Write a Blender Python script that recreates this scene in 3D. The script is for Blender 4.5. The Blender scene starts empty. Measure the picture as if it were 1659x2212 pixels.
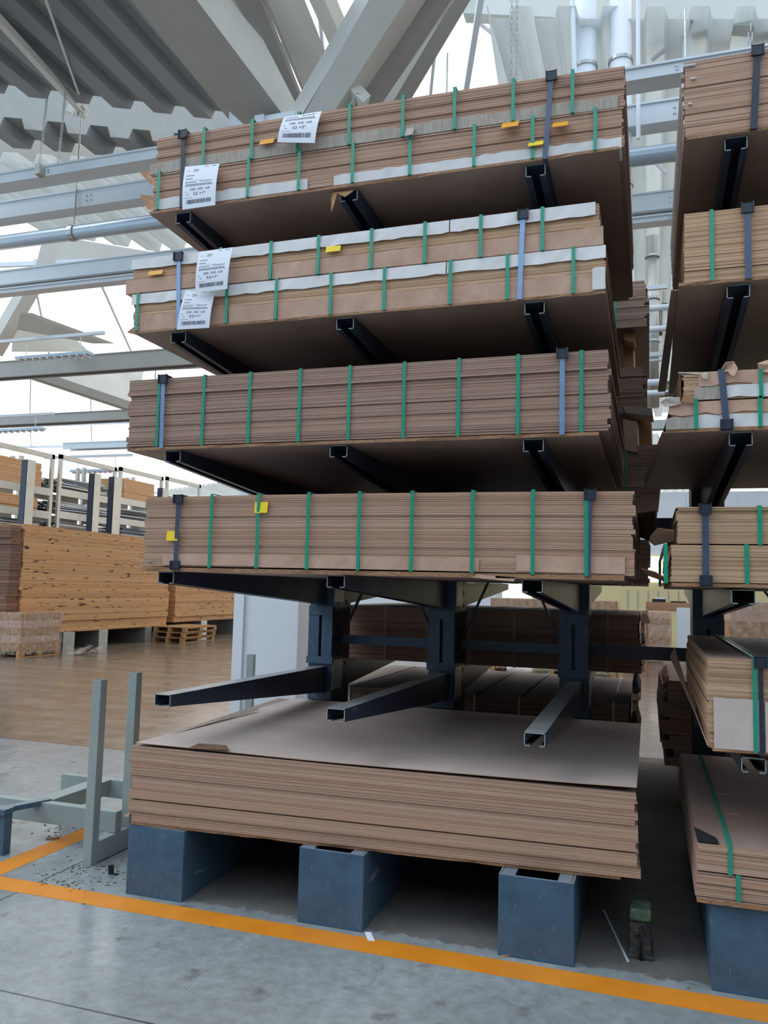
import bpy, bmesh, math, random
from mathutils import Vector, Matrix
random.seed(7)
C = bpy.context.scene.collection
scn = bpy.context.scene

# ------------------------------------------------------------------ camera
F_PX = 1751.93
CAM = Vector((2.526, -3.8234, 1.6411))
FWD = Vector((-0.31034691, 0.94605752, 0.09305891))
RGT = Vector((0.95060945, 0.30938163, 0.02499376))
UPV = Vector((0.00514518, -0.09621941, 0.99534685))
cd = bpy.data.cameras.new('camera'); cam = bpy.data.objects.new('camera', cd); C.objects.link(cam)
m = Matrix((RGT, UPV, -FWD)).transposed().to_4x4(); m.translation = CAM
cam.matrix_world = m
cd.sensor_fit = 'VERTICAL'; cd.sensor_height = 36.0; cd.lens = 36.0 * F_PX / 2212.0
cd.clip_start = 0.05; cd.clip_end = 400
scn.camera = cam

# ------------------------------------------------------------------ light
W = bpy.data.worlds.new('sky'); scn.world = W; W.use_nodes = True
wn = W.node_tree; wn.nodes.clear()
wo = wn.nodes.new('ShaderNodeOutputWorld'); bg = wn.nodes.new('ShaderNodeBackground')
tc = wn.nodes.new('ShaderNodeTexCoord'); sx = wn.nodes.new('ShaderNodeSeparateXYZ')
mr = wn.nodes.new('ShaderNodeMapRange'); cr = wn.nodes.new('ShaderNodeValToRGB')
wn.links.new(tc.outputs['Generated'], sx.inputs[0])
wn.links.new(sx.outputs['Y'], mr.inputs[0]); mr.inputs[1].default_value = -1; mr.inputs[2].default_value = 1
wn.links.new(mr.outputs[0], cr.inputs[0])
cr.color_ramp.elements[0].color = (0.60, 0.80, 1.0, 1); cr.color_ramp.elements[1].color = (1.0, 0.97, 0.93, 1)
cr.color_ramp.elements[1].position = 0.75
wn.links.new(cr.outputs[0], bg.inputs[0]); bg.inputs[1].default_value = 2.1
wn.links.new(bg.outputs[0], wo.inputs[0])
sd = bpy.data.lights.new('sun', 'SUN'); sd.energy = 1.0; sd.angle = math.radians(25); sd.color = (0.93, 0.97, 1.0)
sun = bpy.data.objects.new('sun', sd); C.objects.link(sun)
sun.rotation_euler = Vector((0.75, 0.35, -0.85)).to_track_quat('-Z', 'Y').to_euler()
scn.view_settings.view_transform = 'Standard'; scn.view_settings.look = 'None'
scn.view_settings.gamma = 1.0; scn.view_settings.use_curve_mapping = False
scn.view_settings.exposure = -0.38

# ------------------------------------------------------------------ helpers
def ray(u, v): return FWD + RGT * ((u - 829.5) / F_PX) - UPV * ((v - 1106) / F_PX)
def PY(u, v, y): d = ray(u, v); return CAM + d * ((y - CAM.y) / d.y)
def PX(u, v, x): d = ray(u, v); return CAM + d * ((x - CAM.x) / d.x)
def PZ(u, v, z): d = ray(u, v); return CAM + d * ((z - CAM.z) / d.z)

class MB:
    def __init__(s): s.v = []; s.f = []; s.mi = []; s.cur = 0
    def add(s, vs, fs):
        o = len(s.v); s.v += [tuple(p) for p in vs]
        for f in fs: s.f.append(tuple(i + o for i in f)); s.mi.append(s.cur)
        return s
    def box(s, x0, x1, y0, y1, z0, z1):
        vs = [(x, y, z) for z in (z0, z1) for y in (y0, y1) for x in (x0, x1)]
        return s.add(vs, [(0, 2, 3, 1), (4, 5, 7, 6), (0, 1, 5, 4), (2, 6, 7, 3), (0, 4, 6, 2), (1, 3, 7, 5)])
    def hexa(s, bot, top):       # two quads, same winding
        return s.add(list(bot) + list(top), [(3, 2, 1, 0), (4, 5, 6, 7)] + [(i, (i + 1) % 4, 4 + (i + 1) % 4, 4 + i) for i in range(4)])
    def slab(s, pts, th):        # polygon extruded by vector th
        n = len(pts); pts = [Vector(p) for p in pts]; th = Vector(th)
        vs = pts + [p + th for p in pts]
        return s.add(vs, [tuple(range(n))[::-1], tuple(range(n, 2 * n))] + [(i, (i + 1) % n, n + (i + 1) % n, n + i) for i in range(n)])
    def bar(s, a, b, w, h, up=(0, 0, 1)):
        a = Vector(a); b = Vector(b); d = (b - a).normalized(); up = Vector(up)
        if abs(d.dot(up)) > .98: up = Vector((0, 1, 0))
        r = d.cross(up).normalized(); q = r.cross(d).normalized()
        A = [a + r * (w / 2) * i + q * (h / 2) * j for i, j in ((-1, -1), (1, -1), (1, 1), (-1, 1))]
        B = [p + (b - a) for p in A]
        return s.hexa(A, B)
    def tube(s, pts, r, n=10, r2=None):
        pts = [Vector(p) for p in pts]; rings = []
        for i, p in enumerate(pts):
            d = (pts[min(i + 1, len(pts) - 1)] - pts[max(i - 1, 0)]).normalized()
            u = Vector((0, 0, 1)) if abs(d.z) < .9 else Vector((1, 0, 0))
            a = d.cross(u).normalized(); b = a.cross(d)
            rr = r if r2 is None else r + (r2 - r) * i / (len(pts) - 1)
            rings.append([p + a * math.cos(t) * rr + b * math.sin(t) * rr for t in [2 * math.pi * k / n for k in range(n)]])
        vs = [q for ring in rings for q in ring]; fs = []
        for i in range(len(pts) - 1):
            for k in range(n): fs.append((i * n + k, i * n + (k + 1) % n, (i + 1) * n + (k + 1) % n, (i + 1) * n + k))
        fs.append(tuple(range(n))[::-1]); fs.append(tuple(range((len(pts) - 1) * n, len(pts) * n)))
        return s.add(vs, fs)
    def build(s, name, mats, parent=None, smooth=False):
        me = bpy.data.meshes.new(name); me.from_pydata(s.v, [], s.f)
        if not isinstance(mats, (list, tuple)): mats = [mats]
        for mm in mats: me.materials.append(mm)
        if len(mats) > 1: me.polygons.foreach_set('material_index', s.mi)
        bm = bmesh.new(); bm.from_mesh(me); bmesh.ops.recalc_face_normals(bm, faces=bm.faces); bm.to_mesh(me); bm.free()
        if smooth: me.polygons.foreach_set('use_smooth', [True] * len(me.polygons))
        o = bpy.data.objects.new(name, me); C.objects.link(o)
        if parent: o.parent = parent; o.matrix_parent_inverse = Matrix.Translation(-parent.location)
        return o
def bevel(o, w=.004, n=2):
    b = o.modifiers.new('bevel', 'BEVEL'); b.width = w; b.segments = n; b.limit_method = 'ANGLE'; b.angle_limit = math.radians(40); return o
def tag(o, label=None, cat=None, group=None, kind=None):
    if label: o['label'] = label
    if cat: o['category'] = cat
    if group: o['group'] = group
    if kind: o['kind'] = kind
    return o
def empty(name, loc, label, cat, group=None):
    o = bpy.data.objects.new(name, None); o.location = loc; C.objects.link(o); o.empty_display_size = .05
    return tag(o, label, cat, group)
def copy_tree(o, parent=None):
    c = o.copy(); C.objects.link(c)
    if parent: c.parent = parent
    for ch in list(o.children): copy_tree(ch, c)
    return c

# ------------------------------------------------------------------ materials
def srgb(r, g, b):
    f = lambda c: (c / 255 / 12.92) if c / 255 <= .04045 else ((c / 255 + .055) / 1.055) ** 2.4
    return (f(r), f(g), f(b), 1)
class NT:
    def __init__(s, name):
        s.m = bpy.data.materials.new(name); s.m.use_nodes = True; s.t = s.m.node_tree
        s.b = s.t.nodes['Principled BSDF']; s.out = s.t.nodes['Material Output']
    def n(s, typ, **k):
        x = s.t.nodes.new(typ)
        for a, b in k.items(): setattr(x, a, b)
        return x
    def l(s, a, b): s.t.links.new(a, b)
    def coord(s, scale=(1, 1, 1), kind='Object'):
        t = s.n('ShaderNodeTexCoord'); mp = s.n('ShaderNodeMapping'); s.l(t.outputs[kind], mp.inputs[0]); mp.inputs['Scale'].default_value = scale
        return mp.outputs[0]
    def noise(s, co, scale=1, detail=4, rough=.6):
        x = s.n('ShaderNodeTexNoise'); s.l(co, x.inputs['Vector']); x.inputs['Scale'].default_value = scale
        x.inputs['Detail'].default_value = detail; x.inputs['Roughness'].default_value = rough; return x.outputs['Fac']
    def ramp(s, fac, stops):
        x = s.n('ShaderNodeValToRGB'); s.l(fac, x.inputs[0]); e = x.color_ramp.elements
        while len(e) < len(stops): e.new(.5)
        for i, (p, c) in enumerate(stops): e[i].position = p; e[i].color = c
        return x.outputs[0]
    def mix(s, fac, a, b, typ='MIX'):
        x = s.n('ShaderNodeMix', data_type='RGBA', blend_type=typ)
        if isinstance(fac, (int, float)): x.inputs[0].default_value = fac
        else: s.l(fac, x.inputs[0])
        for i, q in ((6, a), (7, b)):
            if isinstance(q, tuple): x.inputs[i].default_value = q
            else: s.l(q, x.inputs[i])
        return x.outputs[2]
    def math(s, op, a, b=None, c=None):
        x = s.n('ShaderNodeMath', operation=op)
        for i, q in enumerate((a, b, c)):
            if q is None: continue
            if isinstance(q, (int, float)): x.inputs[i].default_value = q
            else: s.l(q, x.inputs[i])
        return x.outputs[0]
    def bump(s, h, st=.3, d=.01):
        x = s.n('ShaderNodeBump'); s.l(h, x.inputs['Height']); x.inputs['Strength'].default_value = st; x.inputs['Distance'].default_value = d
        s.l(x.outputs[0], s.b.inputs['Normal'])
def plain(name, col, rough=.6, metal=0., var=.12, scale=6, spec=.5, stretch=(1, 1, 1)):
    t = NT(name); c = t.coord(stretch)
    f = t.noise(c, scale, 5)
    d = tuple(x * (1 - var) for x in col[:3]) + (1,); u = tuple(min(1, x * (1 + var)) for x in col[:3]) + (1,)
    t.l(t.ramp(f, [(.3, d), (.7, u)]), t.b.inputs['Base Color'])
    t.b.inputs['Roughness'].default_value = rough; t.b.inputs['Metallic'].default_value = metal
    t.b.inputs['Specular IOR Level'].default_value = spec
    return t.m
def board_mat(name, edges, face, face2, chips=0, streak=1.1):
    """stacked board: edges differ sheet by sheet, faces are smooth and darker"""
    t = NT(name); g = t.n('ShaderNodeNewGeometry')
    isl = g.outputs['Random Per Island']
    e = t.ramp(isl, [(i / (len(edges) - 1), c) for i, c in enumerate(edges)])
    # fine fibre streaks along the edge, shifted sheet by sheet
    oi = t.n('ShaderNodeObjectInfo'); rv = t.math('ADD', isl, oi.outputs['Random'])
    def shifted(sc, k):
        cc = t.coord(sc); va = t.n('ShaderNodeVectorMath', operation='ADD'); cb = t.n('ShaderNodeCombineXYZ')
        t.l(t.math('MULTIPLY', rv, k), cb.inputs[0]); t.l(t.math('MULTIPLY', rv, k * 1.7), cb.inputs[2]); t.l(cc, va.inputs[0]); t.l(cb.outputs[0], va.inputs[1]); return va.outputs[0]
    e2 = t.ramp(t.math('FRACT', t.math('MULTIPLY', rv, 7.31)), [(i / (len(edges) - 1), c) for i, c in enumerate(edges)])
    e = e2
    c = shifted((5, 5, 300), 57); f1 = t.noise(c, 1, 3)
    e = t.mix(t.math('MULTIPLY', t.math('SUBTRACT', f1, .46), streak), e, (.09, .05, .035, 1), 'MIX')
    c2 = shifted((9, 9, 300), 91); f2 = t.noise(c2, 1, 2)
    e = t.mix(t.math('MULTIPLY', t.math('SUBTRACT', f2, .54), 1.6), e, srgb(214, 190, 172))
    if chips:
        c4 = t.coord((1.2, 3.2, 22)); f4 = t.noise(c4, 1, 4)
        e = t.mix(t.ramp(f4, [(.625, (0, 0, 0, 1)), (.645, (1, 1, 1, 1))]), e, (.035, .012, .01, 1))
    c3 = t.coord((1, 1, 1)); f3 = t.noise(c3, 2.2, 6, .65)
    fc = t.ramp(f3, [(.3, face), (.7, face2)])
    s = t.n('ShaderNodeSeparateXYZ'); t.l(g.outputs['Normal'], s.inputs[0])
    k = t.math('GREATER_THAN', t.math('ABSOLUTE', s.outputs['Z']), .6)
    t.l(t.mix(k, e, fc), t.b.inputs['Base Color'])
    t.b.inputs['Roughness'].default_value = .62
    t.bump(f1, .25, .004)
    return t.m
M = {}
M['hardboard'] = board_mat('hardboard_edges', [srgb(180, 140, 116), srgb(192, 152, 128), srgb(172, 132, 108), srgb(192, 160, 140), srgb(190, 148, 122)], srgb(134, 112, 103), srgb(156, 136, 128), streak=.5)
M['sheet_top'] = board_mat('lit_mauve_sheet', [srgb(176, 140, 120), srgb(190, 154, 134)], srgb(176, 160, 154), srgb(196, 182, 176))  # mauve face lightened to carry the overhead light on the top sheet
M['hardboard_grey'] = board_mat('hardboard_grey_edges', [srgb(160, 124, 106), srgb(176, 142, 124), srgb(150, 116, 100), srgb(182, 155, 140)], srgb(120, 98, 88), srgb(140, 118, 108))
M['hardboard_gold'] = board_mat('hardboard_gold_edges', [srgb(198, 156, 122), srgb(206, 166, 132), srgb(190, 148, 114), srgb(208, 172, 140)], srgb(122, 98, 84), srgb(140, 116, 102), streak=.4)
M['hardboard_tan'] = board_mat('hardboard_tan_edges', [srgb(190, 152, 118), srgb(204, 168, 134), srgb(178, 140, 106), srgb(208, 178, 148)], srgb(120, 104, 96), srgb(140, 122, 114))
M['chipboard'] = board_mat('chipboard_edges', [srgb(214, 158, 104), srgb(224, 174, 122), srgb(202, 144, 92), srgb(218, 168, 114)], srgb(190, 140, 90), srgb(206, 160, 110), chips=1)
M['chip_dark'] = board_mat('chipboard_shaded_edges', [srgb(124, 84, 66), srgb(104, 70, 56), srgb(144, 100, 76)], srgb(150, 110, 80), srgb(170, 130, 90))  # brown darkened to carry the end face's shade; also on wrapped goods
def base_board():
    t = NT('rough_base_board'); c = t.coord((8, 8, 60)); f = t.noise(c, 4, 6, .7)
    e = t.ramp(f, [(.3, srgb(92, 62, 42)), (.6, srgb(178, 134, 100)), (.8, srgb(196, 160, 126))])
    g = t.n('ShaderNodeNewGeometry'); s = t.n('ShaderNodeSeparateXYZ'); t.l(g.outputs['Normal'], s.inputs[0])
    k = t.math('GREATER_THAN', t.math('ABSOLUTE', s.outputs['Z']), .6)
    f3 = t.noise(t.coord((1, 1, 1)), 2.5, 7, .7)
    sc = t.noise(t.coord((.8, 9, 1)), 2.2, 5)
    fc = t.ramp(f3, [(.3, srgb(136, 112, 102)), (.7, srgb(164, 140, 128))])
    fc = t.mix(t.ramp(sc, [(.68, (0, 0, 0, 1)), (.78, (.6, .6, .6, 1))]), fc, srgb(170, 140, 122))
    t.l(t.mix(k, e, fc), t.b.inputs['Base Color']); t.b.inputs['Roughness'].default_value = .5
    return t.m
M['base_board'] = base_board()
def dull(name, a, b, sc=12, rough=.8, stretch=(1, 1, 1), bump=0, spec=.3):
    t = NT(name); f = t.noise(t.coord(stretch), sc, 6, .65)
    t.l(t.ramp(f, [(.3, a), (.7, b)]), t.b.inputs['Base Color']); t.b.inputs['Roughness'].default_value = rough
    t.b.inputs['Specular IOR Level'].default_value = spec
    if bump: t.bump(f, bump, .01)
    return t.m
M['card_white'] = dull('white_cardboard', srgb(214, 212, 212), srgb(230, 229, 230), 9, .8, (1, 1, 1), .08)
M['card_grey'] = dull('grey_cardboard', srgb(160, 150, 140), srgb(190, 182, 172), 18, .85, (6, 1, 1), .4)
M['card_pink'] = dull('buff_cardboard', srgb(184, 148, 128), srgb(206, 172, 154), 9, .8, (1, 1, 1), .3)
M['card_mauve'] = dull('mauve_grey_board', srgb(196, 180, 174), srgb(208, 194, 188), 6, .75)
M['card_brown'] = dull('brown_cardboard', srgb(158, 118, 86), srgb(184, 142, 106), 10, .8, (1, 1, 1), .3)
M['green'] = plain('green_strap', srgb(30, 150, 122), .28, 0, .08, 20, .7)
M['pale_band'] = plain('pale_blue_band', srgb(132, 162, 200), .22, .25, .1, 20, .8)
M['blue_band'] = plain('blue_grey_band', srgb(76, 88, 112), .3, .2, .1, 20, .7)
M['protector'] = plain('dark_plastic', srgb(44, 50, 64), .4, 0, .1, 20)
M['paper'] = plain('label_paper', srgb(226, 232, 244), .55, 0, .02, 3)
M['ink'] = plain('label_ink', srgb(62, 66, 84), .6, 0, .02, 3)
M['yellow'] = plain('yellow_tag', srgb(244, 208, 30), .5, 0, .05, 8)
M['orange_tag'] = plain('orange_tag', srgb(222, 156, 30), .5, 0, .08, 8)
def steel_paint(name, base, dark, scratch=srgb(150, 165, 175), rough=.42, dust=0):
    t = NT(name); f = t.noise(t.coord(), 7, 6, .7)
    c = t.ramp(f, [(.28, dark), (.6, base)])
    s1 = t.noise(t.coord((70, 2.5, 14)), 1.2, 5, .5)
    c = t.mix(t.ramp(s1, [(.66, (0, 0, 0, 1)), (.69, (.45, .45, .45, 1))]), c, scratch)
    s2 = t.noise(t.coord(), 18, 3)
    c = t.mix(t.ramp(s2, [(.66, (0, 0, 0, 1)), (.75, (.5, .5, .5, 1))]), c, dark)
    if dust:
        g = t.n('ShaderNodeNewGeometry'); sp = t.n('ShaderNodeSeparateXYZ'); t.l(g.outputs['Normal'], sp.inputs[0])
        up = t.math('MULTIPLY', t.math('GREATER_THAN', sp.outputs['Z'], .8), t.ramp(t.noise(t.coord((1, 1, 1)), 6, 5), [(.3, (dust * .5,) * 3 + (1,)), (.65, (dust,) * 3 + (1,))]))
        c = t.mix(up, c, srgb(168, 172, 172))
    t.l(c, t.b.inputs['Base Color']); t.b.inputs['Roughness'].default_value = rough
    return t.m
M['steel'] = steel_paint('slate_blue_painted_steel', srgb(72, 100, 124), srgb(56, 80, 102), dust=.5)
M['arm'] = steel_paint('dark_slate_painted_steel', srgb(50, 60, 80), srgb(34, 42, 58), srgb(110, 120, 130), .3, .75)
M['galv'] = plain('galvanised_steel', srgb(176, 178, 176), .35, .7, .15, 9)
M['frame_grey'] = plain('grey_green_paint', srgb(150, 162, 160), .5, 0, .06, 5)
M['cream'] = plain('cream_painted_steel', srgb(208, 208, 202), .55, 0, .05, 2)
M['dark_wall'] = plain('dark_grey_wall', srgb(96, 98, 100), .8, 0, .1, 2)
M['warmgrey'] = plain('warm_grey_paint', srgb(158, 157, 152), .6, 0, .05, 2)
M['white'] = plain('white_paint', srgb(224, 230, 238), .45, 0, .03, 2)
M['beam_grey'] = plain('light_grey_painted_steel', srgb(208, 216, 222), .45, 0, .04, 2)
M['pipe'] = plain('pipe_lagging', srgb(170, 186, 200), .3, .35, .06, 2)
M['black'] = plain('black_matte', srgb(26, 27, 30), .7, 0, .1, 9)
M['alu'] = plain('bare_aluminium', srgb(186, 184, 176), .35, .6, .08, 5)
M['wood'] = dull('pallet_wood', srgb(160, 118, 78), srgb(196, 154, 108), 6, .8, (1, 6, 6), .2)
M['woodpale'] = dull('pale_wood', srgb(196, 150, 108), srgb(216, 176, 136), 5, .7, (1, 1, 8), 0)
M['line'] = dull('orange_line_paint', srgb(206, 126, 34), srgb(224, 144, 44), 5, .45)
M['jackgreen'] = dull('dirty_green_paint', srgb(52, 66, 54), srgb(100, 124, 100), 26, .6)
M['jackblack'] = dull('greasy_cast_iron', srgb(30, 32, 32), srgb(92, 92, 86), 40, .6, (1, 1, 1), .5)
M['yellowwall'] = plain('pale_yellow_paint', srgb(222, 208, 160), .7, 0, .03, 2)
M['red'] = plain('red_paint', srgb(180, 40, 56), .5, 0, .05, 3)
M['rubbish'] = dull('grey_rubble', srgb(70, 66, 60), srgb(120, 112, 100), 30, .9)
def wrap_mat():
    t = NT('stretch_film'); f = t.noise(t.coord((3, 3, 3)), 4, 6, .7)
    tr = t.n('ShaderNodeBsdfTransparent'); mx = t.n('ShaderNodeMixShader')
    t.b.inputs['Base Color'].default_value = srgb(222, 212, 200); t.b.inputs['Roughness'].default_value = .18
    t.l(t.ramp(f, [(.42, (.06, .06, .06, 1)), (.7, (.62, .62, .62, 1))]), mx.inputs[0])
    t.l(tr.outputs[0], mx.inputs[1]); t.l(t.b.outputs[0], mx.inputs[2]); t.l(mx.outputs[0], t.out.inputs[0])
    t.bump(f, .8, .05)
    return t.m
M['film'] = wrap_mat()
_t = NT('daylit_frosted_window'); _t.b.inputs['Base Color'].default_value = (.9, .9, .9, 1); _t.b.inputs['Emission Color'].default_value = (1, 1, .98, 1); _t.b.inputs['Emission Strength'].default_value = 1.3; M['daylit'] = _t.m
M['card_dark'] = dull('dark_brown_cardboard', srgb(96, 70, 56), srgb(124, 94, 76), 9, .8)
def glass_mat():
    t = NT('skylight_glass'); tr = t.n('ShaderNodeBsdfTransparent'); gl = t.n('ShaderNodeBsdfGlossy'); mx = t.n('ShaderNodeMixShader')
    tr.inputs[0].default_value = (.95, .97, .97, 1); gl.inputs['Roughness'].default_value = .05; mx.inputs[0].default_value = .06
    t.l(tr.outputs[0], mx.inputs[1]); t.l(gl.outputs[0], mx.inputs[2]); t.l(mx.outputs[0], t.out.inputs[0]); return t.m
M['glass'] = glass_mat()
def deck_mat(name, col, transl):
    t = NT(name); f = t.noise(t.coord((1, .1, 1)), 3, 5)
    d = tuple(x * .88 for x in col[:3]) + (1,)
    c = t.ramp(f, [(.3, d), (.7, col)])
    t.l(c, t.b.inputs['Base Color']); t.b.inputs['Roughness'].default_value = .5
    if transl:
        tl = t.n('ShaderNodeBsdfTranslucent'); mx = t.n('ShaderNodeMixShader'); mx.inputs[0].default_value = transl
        t.l(c, tl.inputs[0]); t.l(t.b.outputs[0], mx.inputs[1]); t.l(tl.outputs[0], mx.inputs[2]); t.l(mx.outputs[0], t.out.inputs[0])
    return t.m
M['deck'] = deck_mat('shaded_steel_deck', srgb(138, 142, 143), 0)  # shaded part of the roof deck, its shade put into a darker grey
M['deck_lit'] = deck_mat('lit_roof_deck', srgb(236, 240, 240), .6)  # lit part of the same deck, daylight put into a paler, translucent colour
def floor_mat():
    t = NT('polished_concrete'); co = t.coord()
    big = t.noise(co, .9, 6, .6); fine = t.noise(co, 14, 8, .75)
    sx_ = t.n('ShaderNodeSeparateXYZ'); t.l(co, sx_.inputs[0])
    c = t.ramp(big, [(.3, srgb(130, 141, 146)), (.7, srgb(164, 173, 177))])
    c = t.mix(t.ramp(fine, [(.35, (0, 0, 0, 1)), (.75, (.75, .75, .75, 1))]), c, srgb(104, 106, 106))
    st = t.noise(co, 5.5, 4, .5)
    c = t.mix(t.ramp(st, [(.62, (0, 0, 0, 1)), (.74, (.7, .7, .7, 1))]), c, srgb(92, 84, 74))
    sc = t.noise(t.coord((22, 2.6, 1)), 1.4, 5, .6)
    c = t.mix(t.ramp(sc, [(.67, (0, 0, 0, 1)), (.71, (.55, .55, .55, 1))]), c, srgb(78, 78, 80))
    sc2 = t.noise(t.coord((3, 26, 1)), 1.1, 5, .6)
    c = t.mix(t.ramp(sc2, [(.67, (0, 0, 0, 1)), (.71, (.5, .5, .5, 1))]), c, srgb(84, 84, 84))
    # older brown block floor beyond y = 3.1
    bl = t.noise(t.coord((.5, 1.8, 1)), 1.4, 8, .65)
    old = t.ramp(bl, [(.3, srgb(104, 90, 78)), (.55, srgb(128, 114, 100)), (.8, srgb(150, 138, 126))])
    k = t.math('GREATER_THAN', sx_.outputs['Y'], 3.11)
    c = t.mix(k, c, old)
    # dusty, unswept concrete under and behind the rack, darkened further to paint its shade
    dust_shade = t.math('MULTIPLY', t.math('GREATER_THAN', t.math('ADD', sx_.outputs['Y'], t.math('MULTIPLY', fine, .25)), .17), t.math('MULTIPLY', t.math('GREATER_THAN', t.math('ADD', sx_.outputs['X'], t.math('MULTIPLY', big, .2)), 0.02), t.math('LESS_THAN', sx_.outputs['Y'], 5.0)))
    c = t.mix(t.math('MULTIPLY', dust_shade, .8), c, t.ramp(t.noise(co, 4, 8, .75), [(.3, srgb(74, 70, 66)), (.6, srgb(104, 98, 92)), (.85, srgb(136, 128, 118))]))
    # saw-cut joints
    j1 = t.math('MULTIPLY', t.math('LESS_THAN', t.math('ABSOLUTE', t.math('SUBTRACT', sx_.outputs['X'], -.64)), .006), t.math('LESS_THAN', sx_.outputs['Y'], 3.1))
    j2 = t.math('LESS_THAN', t.math('ABSOLUTE', t.math('SUBTRACT', sx_.outputs['Y'], -1.045)), .0055)
    j3 = t.math('LESS_THAN', t.math('ABSOLUTE', t.math('SUBTRACT', sx_.outputs['Y'], 3.11)), .012)
    jj = t.math('MAXIMUM', t.math('MAXIMUM', j1, j2), j3)
    c = t.mix(t.math('MULTIPLY', jj, .8), c, srgb(50, 44, 42))
    t.l(c, t.b.inputs['Base Color'])
    r = t.ramp(t.noise(co, 3, 6, .7), [(.3, (.10, .10, .10, 1)), (.75, (.32, .32, .32, 1))])
    t.l(t.mix(dust_shade, r, (.75, .75, .75, 1)), t.b.inputs['Roughness']); t.b.inputs['Specular IOR Level'].default_value = .55
    t.bump(t.noise(co, 2.2, 6, .5), .12, .02)
    return t.m
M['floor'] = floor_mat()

# ------------------------------------------------------------------ setting: floor, walls, roof
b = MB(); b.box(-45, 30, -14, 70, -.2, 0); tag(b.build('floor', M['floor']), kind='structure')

tag(MB().box(-14, 15, -12.2, -12, 0, 7).build('shade_wall_front', M['dark_wall']), kind='structure')  # unseen dark wall added to cut low light from behind the camera
tag(MB().box(15, 15.2, -12.2, 26, 0, 9).build('shade_wall_right', M['warmgrey']), kind='structure')  # unseen wall added to keep low side light off the rack
ZR = 10.0
def deck(name, px, mat, pitch=.42, h=.14, z=ZR):
    """ribbed roof sheet lying at height z, ribs along Y, clipped to the given outline"""
    pts = [PZ(u, v, z) for u, v in px]
    bm = bmesh.new(); x0 = min(p.x for p in pts); x1 = max(p.x for p in pts); y0 = min(p.y for p in pts); y1 = max(p.y for p in pts)
    n = int((x1 - x0) / pitch) + 2; prof = []
    for i in range(n):
        x = x0 + i * pitch
        prof += [(x, 0), (x + pitch * .42, 0), (x + pitch * .5, h), (x + pitch * .92, h)]
    va = [bm.verts.new((x, y0 - .1, z + k)) for x, k in prof]; vb = [bm.verts.new((x, y1 + .1, z + k)) for x, k in prof]
    for i in range(len(prof) - 1): bm.faces.new((va[i], va[i + 1], vb[i + 1], vb[i]))
    N = len(pts); area = sum(pts[i].x * pts[(i + 1) % N].y - pts[(i + 1) % N].x * pts[i].y for i in range(N))
    for i in range(N):
        a = pts[i]; c = pts[(i + 1) % N]; e = c - a; nn = Vector((e.y, -e.x, 0)) * (1 if area > 0 else -1)
        if nn.length < 1e-6: continue
        bmesh.ops.bisect_plane(bm, geom=bm.verts[:] + bm.edges[:] + bm.faces[:], plane_co=a, plane_no=nn.normalized(), clear_outer=True)
    me = bpy.data.meshes.new(name); bm.to_mesh(me); bm.free(); me.materials.append(mat)
    o = bpy.data.objects.new(name, me); C.objects.link(o)
    so = o.modifiers.new('thickness', 'SOLIDIFY'); so.thickness = .01
    return tag(o, kind='structure')
deck('ceiling', [(-420, -420), (-54, -420), (500, 262), (-420, 150)], M['deck'], .62, .17)
deck('ceiling', [(-60, 268), (420, 312), (420, 350), (-60, 312)], M['deck'], .7, .2)
deck('ceiling', [(-60, 345), (420, 372), (460, 540), (250, 545), (105, 505), (-60, 478)], M['deck_lit'], .62, .2)
deck('ceiling', [(1006, 40), (1760, 40), (1760, 900), (1180, 900), (1090, 300)], M['deck_lit'], .62, .2)
deck('ceiling', [(90, 1010), (1100, 960), (1500, 905), (1500, 1100), (600, 1130)], M['deck_lit'], .7, .2)

# roof glazing over the open bays: each window = pane (structure) with its frame
def window(n, px, bars, z=ZR + .35):
    pts = [PZ(u, v, z) for u, v in px]
    pane = MB().slab(pts, (0, 0, .012)).build('window_%d' % n, M['glass']); tag(pane, kind='structure')
    f = MB()
    for i in range(len(pts)): f.bar(pts[i], pts[(i + 1) % len(pts)], .09, .12)
    a, b_, c_, d_ = pts[0], pts[1], pts[2], pts[3]
    for k in range(1, bars):
        t_ = k / bars; f.bar(a.lerp(b_, t_), d_.lerp(c_, t_), .05, .08)
    f.build('window_frame', M['white'], pane)
window(1, [(560, -260), (1080, -260), (1000, 235), (640, 250)], 5)
window(2, [(-60, 575), (330, 560), (480, 760), (-60, 790)], 3)
window(3, [(-60, 815), (480, 790), (480, 880), (-60, 905)], 4)
window(4, [(-60, 925), (480, 905), (480, 958), (-60, 968)], 4)

# box beams crossing the hall (parallel to the rack front): front-face top, front-face bottom, underside back edge read at u=0 and u=1500
ZB = 8.3
def cross_beam(y, ztop, zbot, depth, label, x0=-26, x1=16, mat='beam_grey', flange=.03):
    g = MB(); wt = .03
    if depth > .45: g.box(x0, x1, y, y + wt, zbot, ztop); g.box(x0, x1, y + depth - wt, y + depth, zbot, ztop); g.box(x0, x1, y + wt, y + .09, zbot, zbot + .02); g.box(x0, x1, y + depth - .09, y + depth - wt, zbot, zbot + .02)  # deeper beams left open below so that their undersides fall dark
    else: g.box(x0, x1, y, y + depth, zbot, ztop)
    g.box(x0, x1, y - .03, y + depth + .03, ztop, ztop + flange)
    e = empty('roof_beam', (x0, y, zbot), label, 'beam', 'beams across the roof')
    g.build('beam_body', M[mat], e)
    h = MB()
    for i in range(6):
        xx = -7 + i * 3.3
        for dz in (.35, .65): 
            for dx in (0, .09): h.tube([(xx + dx, y - .015, zbot + (ztop - zbot) * dz), (xx + dx, y + .01, zbot + (ztop - zbot) * dz)], .018, 6)
    h.build('bolt', M['galv'], e)
    return e
def yz(u, v, z): p = PZ(u, v, z); return p.y
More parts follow.
